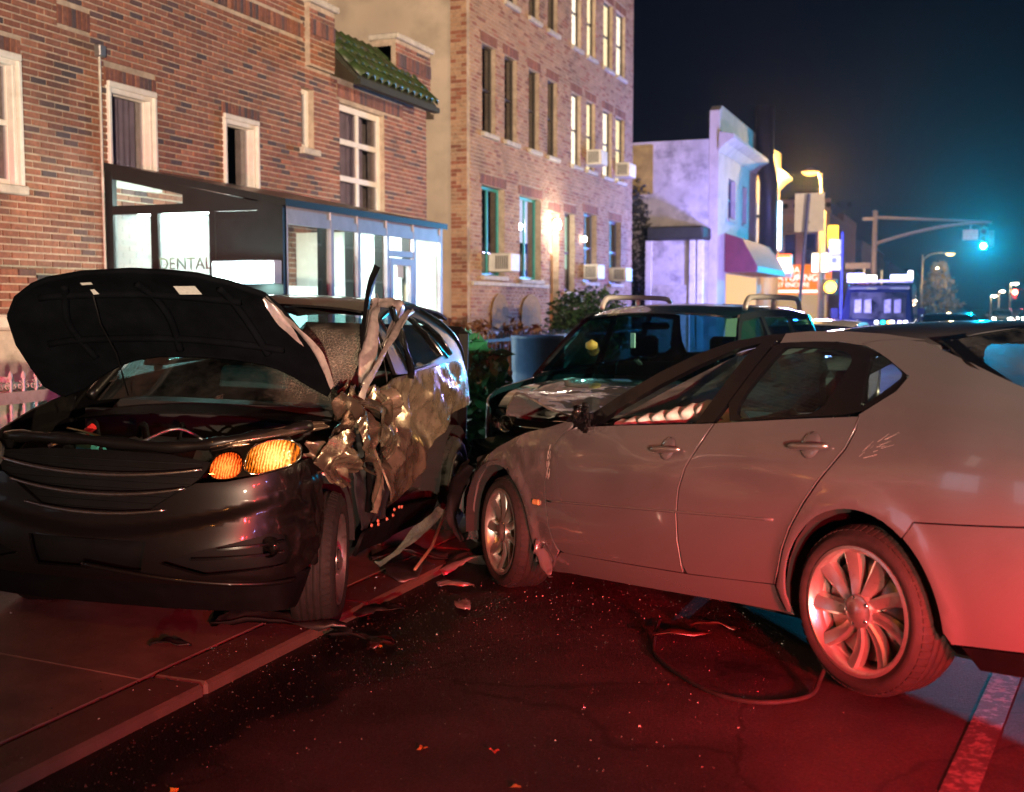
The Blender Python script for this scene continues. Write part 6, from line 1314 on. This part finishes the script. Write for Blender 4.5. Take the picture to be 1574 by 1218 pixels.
    if wheels:
        for sg in (1, -1):
            for cx in (1.40, -1.28):
                vv = []; ff = []
                for i in range(11):
                    a = R_(lerp(0, 180, i/10)); vv += [(cx+.42*math.cos(a), sg*.86, .34+.42*math.sin(a)), (cx+.42*math.cos(a), sg*.5, .34+.42*math.sin(a))]
                    if i: ff.append((2*i-2, 2*i, 2*i+1, 2*i-1))
                ff.append(tuple(range(1, 22, 2))); mobj('wheel_well', vv, ff, m_liner, t); place_wheel(dup(wcv, t), t, cx, sg*.90, .345, sg > 0)
    return t
ms = empty('parked_suv', (-2.34, 10.19, -.06), (0, 0, R_(-98))); tag(ms, 'dark teal sport utility car with roof rails parked behind the crash', 'car')
wagon(ms, m_teal, True, .06, None, paint('lit_frame_paint', (.05, .075, .085), .5, .2), G('teal_lit_glass', (.10, .34, .34), .02, .07, .03), mirrors=False)  # light on the pillars and cyan signal light put into frame and glass colour
MB().bbox(1.0, 1.02, -.02, .02, 1.33, 1.45, .004).build('hang_tag', M('pale_teal_card', (.25, .65, .62), .6), ms); MB().lathe([(0, .05), (.05, .02), (.05, -.02), (0, -.05)], 12, 'z', (.9, -.42, 1.34)).build('hanging_ornament', M('yellow_green_toy', (.42, .45, .10), .6), ms, True)
crumple('dented_bumper', [(2.26, -.8, .55), (2.30, -.3, .60), (2.28, .3, .58)], [.2, .3, .25], (0, 0, 1), m_teal, ms, .06, 51)
m_wht = paint('white_car_paint', (.62, .62, .64), .1, .25, .05); m_blk = paint('black_car_paint', (.02, .02, .03), .4, .2, .05)
def car(loc, rz, pm, lab, lit=None, tail=None, sc_=(1, .97, .86), rails=False, grp=None):
    o = empty('parked_car' if lit is None else 'approaching_car', loc, (0, 0, R_(rz))); o.scale = sc_; tag(o, lab, 'car', grp); wagon(o, pm, rails, .14, lit, None, m_cglassdk, True, tail); return o
car((-2.15, 18.9, -.05), -90, m_wht, 'white car parked behind the dark teal one, mostly hidden')
car((-.35, 33.5, .0), 90, m_blk, 'black car standing right of the blue van')
m_hl = E('head_light_glow', (1, .93, .80), 90)
car((2.75, 97, .0), -90, m_wht, 'left one of the far approaching cars with headlights on', m_hl, grp='approaching cars'); car((4.9, 99, .0), -90, m_blk, 'right one of the far approaching cars with headlights on', m_hl, grp='approaching cars'); car((3.4, 128, .0), -90, m_blk, 'farthest approaching car, behind the other two', m_hl, grp='approaching cars')
# red signal far down the street
rs = empty('far_signal'); tag(rs, 'far traffic light showing red at the right end of the street', 'traffic light')
MB().tube([(7.8, 131, -.1), (7.8, 131, 3.3), (5.0, 131, 3.4)], .07, 6).build('pole', m_black, rs); boxo('signal_head', 4.75, 5.15, 130.8, 131.1, 2.4, 3.4, m_sig, rs, .03); MB().lathe([(0, 130.7), (.2, 130.72), (.24, 130.78)], 14, 'y', (4.95, 0, 3.1)).build('red_lens', E('red_signal_glow', (1, .05, .03), 120), rs, True)
lamp('far_red_light', 'POINT', (4.95, 129.8, 3.1), (1, .05, .08), 500, .2)
# blue emergency van
vn = empty('emergency_van', (-2.35, 37.6, -.05), (0, 0, R_(-90))); tag(vn, 'dark blue emergency van with light bar on its roof, facing the camera', 'van')
m_navy = paint('navy_paint', (.006, .007, .035), .2, .3, .05)
VS = [(2.2, .35), (2.25, .9), (2.05, 1.12), (1.55, 1.25), (.95, 2.18), (.7, 2.32), (-2.6, 2.36), (-2.7, .35)]
body = MB(); n = len(VS)
for k, y in enumerate((-1.04, -.98, 0, .98, 1.04)):
    for (x, z) in VS: body.v.append((x-(.06 if abs(y) > 1 else 0)*(1 if x > 0 else -1), y*(1-.10*max(0, z-1.2)), z-(.03 if abs(y) > 1 and z > 2 else 0)))
for k in range(4):
    for i in range(n): j = (i+1) % n; body.f.append((k*n+i, k*n+j, (k+1)*n+j, (k+1)*n+i))
body.f.append(tuple(range(n))); body.f.append(tuple(4*n+i for i in range(n))[::-1]); body.build('body', m_navy, vn, bevel=.03)
panel('windscreen', [(-.86, 1.30), (-.80, 2.08), (.80, 2.08), (.86, 1.30)], lambda y, z: (1.56-.645*(z-1.25)+.03-.04*(abs(y)/.8)**2, y, z), G('blue_glass', (.10, .12, .45), .03, .10, .2), vn, .1, .02)
for y in (-.42, .42):  # pale flat shapes standing for the headrests
    for k in (-.14, .14): panel('headrest_shape', [(y+k-.09, 1.48), (y+k-.10, 1.85), (y+k+.08, 1.88), (y+k+.10, 1.48)], lambda a, z: (1.56-.645*(z-1.25)+.045, a, z), M('pale_headrest', (.22, .21, .24), .7, var=.4, vs=9), vn, .12, .004)
for s in (1, -1):
    MB().bbox(1.15, 1.30, s*1.22-.12, s*1.22+.12, 1.25, 1.62, .03).tube([(1.2, s*.95, 1.35), (1.2, s*1.15, 1.42)], .025, 6).build('door_mirror', m_navy, vn); h = MB().bbox(2.2, 2.27, s*.78-.16, s*.78+.16, .78, .95, .02).build('head_lamp', E('van_head_lamp', (.75, .75, 1), 4), vn)
    place_wheel(dup(wcv, vn), vn, 1.5, s*.98, .35, s > 0); place_wheel(dup(wcv, vn), vn, -1.6, s*.98, .35, s > 0)
MB().bbox(2.24, 2.29, -.6, .6, .55, .85, .02).build('grille', m_plasticblk, vn)
lbk = MB().bbox(.35, .75, -.95, .95, 2.38, 2.46, .02).build('light_bar', m_white, vn)
for (a, b, z, c, s_) in ((-.95, -.45, .20, (.50, .45, 1), 5), (-.42, -.10, .14, (1, .95, .9), 5), (.30, .80, .15, (.55, .60, 1), 5), (.80, .93, .26, (.95, .9, 1), 6)): boxo('beacon', .40, .70, a, b, 2.461, 2.461+z, E('beacon_glow', c, s_), lbk, .02)
for y, c in ((-.95, (1, .6, .2)), (-.75, (.9, .9, 1)), (-.55, (.9, .9, 1)), (.02, (.9, .9, 1)), (.20, (.02, 1, .9)), (.37, (1, .5, .1)), (.46, (.9, .9, 1)), (.66, (.6, .5, 1)), (.82, (.95, .9, 1))): boxo('hood_light', 1.98, 2.04, y-.05, y+.05, 1.16, 1.25, E('hood_light_glow', c, 9), vn, .01)
lamp('blue_beacon_light', 'POINT', (-4.6, 34.6, 2.2), (.26, .24, 1), 2500, .25)
lamp('violet_beacon_light', 'POINT', (-3.6, 33.5, 3.0), (.48, .44, 1), 1100, .25)
# ================================================================== debris on the road
m_deb = M('broken_black_plastic', (.015, .014, .014), .4, var=.4, vs=20); m_debr = M('broken_dark_red_plastic', (.025, .006, .005), .35, var=.4, vs=20); m_debm = M('broken_grey_metal', (.35, .33, .32), .35, .7, var=.3)
rng = random.Random(77)
def gz(x): return road_z(x) if x > -3.05 else walk_z(x)
def shard(x, y, L, w_, mat, seed, lab, lift=.0, ang=None, amp=.02):
    a = rng.uniform(0, 6.3) if ang is None else ang; d = Vector((math.cos(a), math.sin(a), 0)); c = Vector((x, y, gz(x)+.022+lift)); k = Vector((-d.y, d.x, 0))
    o = crumple('debris', [c-d*L/2, c-d*L*.15+k*w_*.2+Vector((0, 0, amp)), c+d*L*.2+Vector((0, 0, amp*.6)), c+d*L/2], [w_*.4, w_, w_*.8, w_*.2], k, mat, None, amp*.5, seed, 14, 4, amp*.3, .004)
    tag(o, lab, 'debris', 'pieces of wreckage on the ground'); return o
PCS = [(-3.12, 6.45, .55, .28, m_deb, 'broken bumper sheet lying between the front wheels of the two crashed cars', 1.9), (-3.30, 6.75, .5, .2, m_deb, 'broken plastic sheet under the crushed door', .6), (-2.95, 6.85, .45, .16, m_debm, 'grey bent strip beside the sedan front wheel', 1.2),
       (-2.80, 6.35, .22, .10, m_debm, 'small pale scrap at the foot of the sedan front wheel', .3), (-3.18, 5.02, .75, .10, m_deb, 'long black strip in front of the dark car front wheel', .2), (-2.78, 5.12, .36, .06, m_deb, 'dark strip lying right of the dark car front wheel', .1),
       (-2.62, 5.05, .14, .10, m_debr, 'dark red fragment in the gutter right of the dark car', 1.0), (-2.95, 5.65, .3, .14, m_deb, 'black fragment behind the dark car front wheel', .9), (-2.55, 5.9, .18, .09, m_debm, 'grey fragment left of the sedan front tyre', 2.2), (-1.22, 5.45, .28, .07, m_debr, 'red plastic splinter under the sedan doors by the hose', .35),
       (-1.10, 5.62, .22, .05, m_debr, 'thin red splinter under the sedan sill', .1), (-3.5, 4.55, .2, .06, m_deb, 'small black scrap on the pavement edge', .3)]
for i, (x, y, L, w_, mt, lab, an) in enumerate(PCS): shard(x, y, L, w_, mt, i*5+2, lab, ang=an, amp=.05 if L > .4 else .02)
LV = [(-2.50, 3.25, (.85, .45, .04), 'orange leaf in the dark gutter near the bottom left corner'), (-1.55, 3.85, (.55, .12, .06), 'reddish leaf on the road near the bottom centre'), (-2.66, 5.08, (.8, .32, .05), 'small orange leaf in the gutter right of the dark car'), (-1.82, 3.82, (.5, .2, .04), 'brown leaf left of the reddish leaf on the road'), (-1.35, 3.55, (.45, .18, .05), 'brown leaf at the bottom edge of the road')]
for i, (x, y, c, lab) in enumerate(LV):
    vv = [(0, 0, 0)]; ff = []
    for k in range(15):
        a = 2*math.pi*k/15; r = .017*(1+.45*math.cos(5*a)); vv.append((r*math.cos(a), r*math.sin(a), .006*math.sin(a*2)+.004))
    ff = [(0, k+1, (k+1) % 15+1) for k in range(15)]
    o = mobj('fallen_leaf', vv, ff, M('autumn_leaf', tuple(q*.5 for q in c), .6, var=.3, vs=60)); o.location = (x, y, gz(x)+.006); o.rotation_euler = (rng.uniform(-.3, .3), rng.uniform(-.3, .3), rng.uniform(0, 6)); tag(o, lab, 'leaf', 'fallen leaves')
hs = MB().tube([(p[0], p[1], gz(p[0])+.012+p[2]) for p in spline([(-1.38, 5.66, .03), (-1.33, 5.35, 0), (-1.26, 5.12, 0), (-1.05, 4.80, 0), (-.86, 4.60, 0), (-.68, 4.55, .0), (-.53, 4.66, .0), (-.50, 4.80, .03), (-.47, 4.95, .12)], 7)], .010, 8).build('loose_hose', m_rubber, None, True); tag(hs, 'thin black hose looped on the road by the sedan rear wheel', 'hose')
# crumbs of safety glass and grit
def crumbs(name, n, gen, smin, smax, mat, seed):
    r = random.Random(seed); mb = MB()
    for i in range(n):
        x, y = gen(r); s = r.uniform(smin, smax)*(1 if r.random() < .93 else 2.0); z = gz(x); a = r.uniform(0, 6.3); q = []
        for k in range(3): t = a+k*2.094+r.uniform(-.4, .4); q.append((x+s*math.cos(t), y+s*math.sin(t), z+.001))
        q.append((x+s*.3*math.cos(a), y+s*.3*math.sin(a), z+s*r.uniform(.6, 1.3))); mb.add(q, [(0, 1, 3), (1, 2, 3), (2, 0, 3)])
    return stuff(mb.build(name, mat))
m_crumb = M('glass_crumbs', (.55, .60, .58), .12, .2, var=.3, spec=1.); m_grit = M('pale_grit', (.20, .17, .16), .6, var=.4)
tag(crumbs('broken_glass', 1500, lambda r: (r.uniform(-3.6, -.7), abs(r.gauss(0, 1))*-1.3+6.9+r.uniform(-.6, .3)), .0011, .0034, m_crumb, 1), 'scatter of broken safety glass between the cars', 'broken glass')
tag(crumbs('glass_on_pavement', 700, lambda r: (r.gauss(-3.95, .38), r.gauss(4.75, .28)), .0015, .004, m_crumb, 2), 'scatter of broken glass on the pavement before the dark car', 'broken glass')
tag(crumbs('road_grit', 1500, lambda r: (r.uniform(-3.0, 1.2), 2.6+3.6*r.random()**1.2), 0.0008, .0026, m_grit, 3), 'loose grit scattered over the near road', 'grit')
m_lit = M('brown_litter', (.022, .014, .009), .8, var=.6, vs=40)
tag(crumbs('gutter_litter', 800, lambda r: (-3.02+abs(r.gauss(0, .28)), r.uniform(2.4, 6.2)), .0015, .006, m_lit, 4), 'dark leaf litter and dirt along the gutter', 'litter')
tag(crumbs('pavement_grit', 900, lambda r: (r.uniform(-5.2, -3.1), r.uniform(3.0, 6.0)), .0012, .005, m_lit, 5), 'loose dirt scattered over the pavement before the dark car', 'grit')
# ================================================================== damp night air that carries the glow of the lamps
hz = boxo('haze', -45, 45, -25, 330, -4.2, 13, None); stuff(hz)
mh = bpy.data.materials.new('haze'); mh.use_nodes = True; _n = mh.node_tree; _n.nodes.clear()
pv = _n.nodes.new('ShaderNodeVolumePrincipled'); pv.inputs['Color'].default_value = (.9, .95, 1, 1); pv.inputs['Density'].default_value = .0003; pv.inputs['Anisotropy'].default_value = .85
_o = _n.nodes.new('ShaderNodeOutputMaterial'); _n.links.new(pv.outputs[0], _o.inputs['Volume']); hz.data.materials.append(mh)
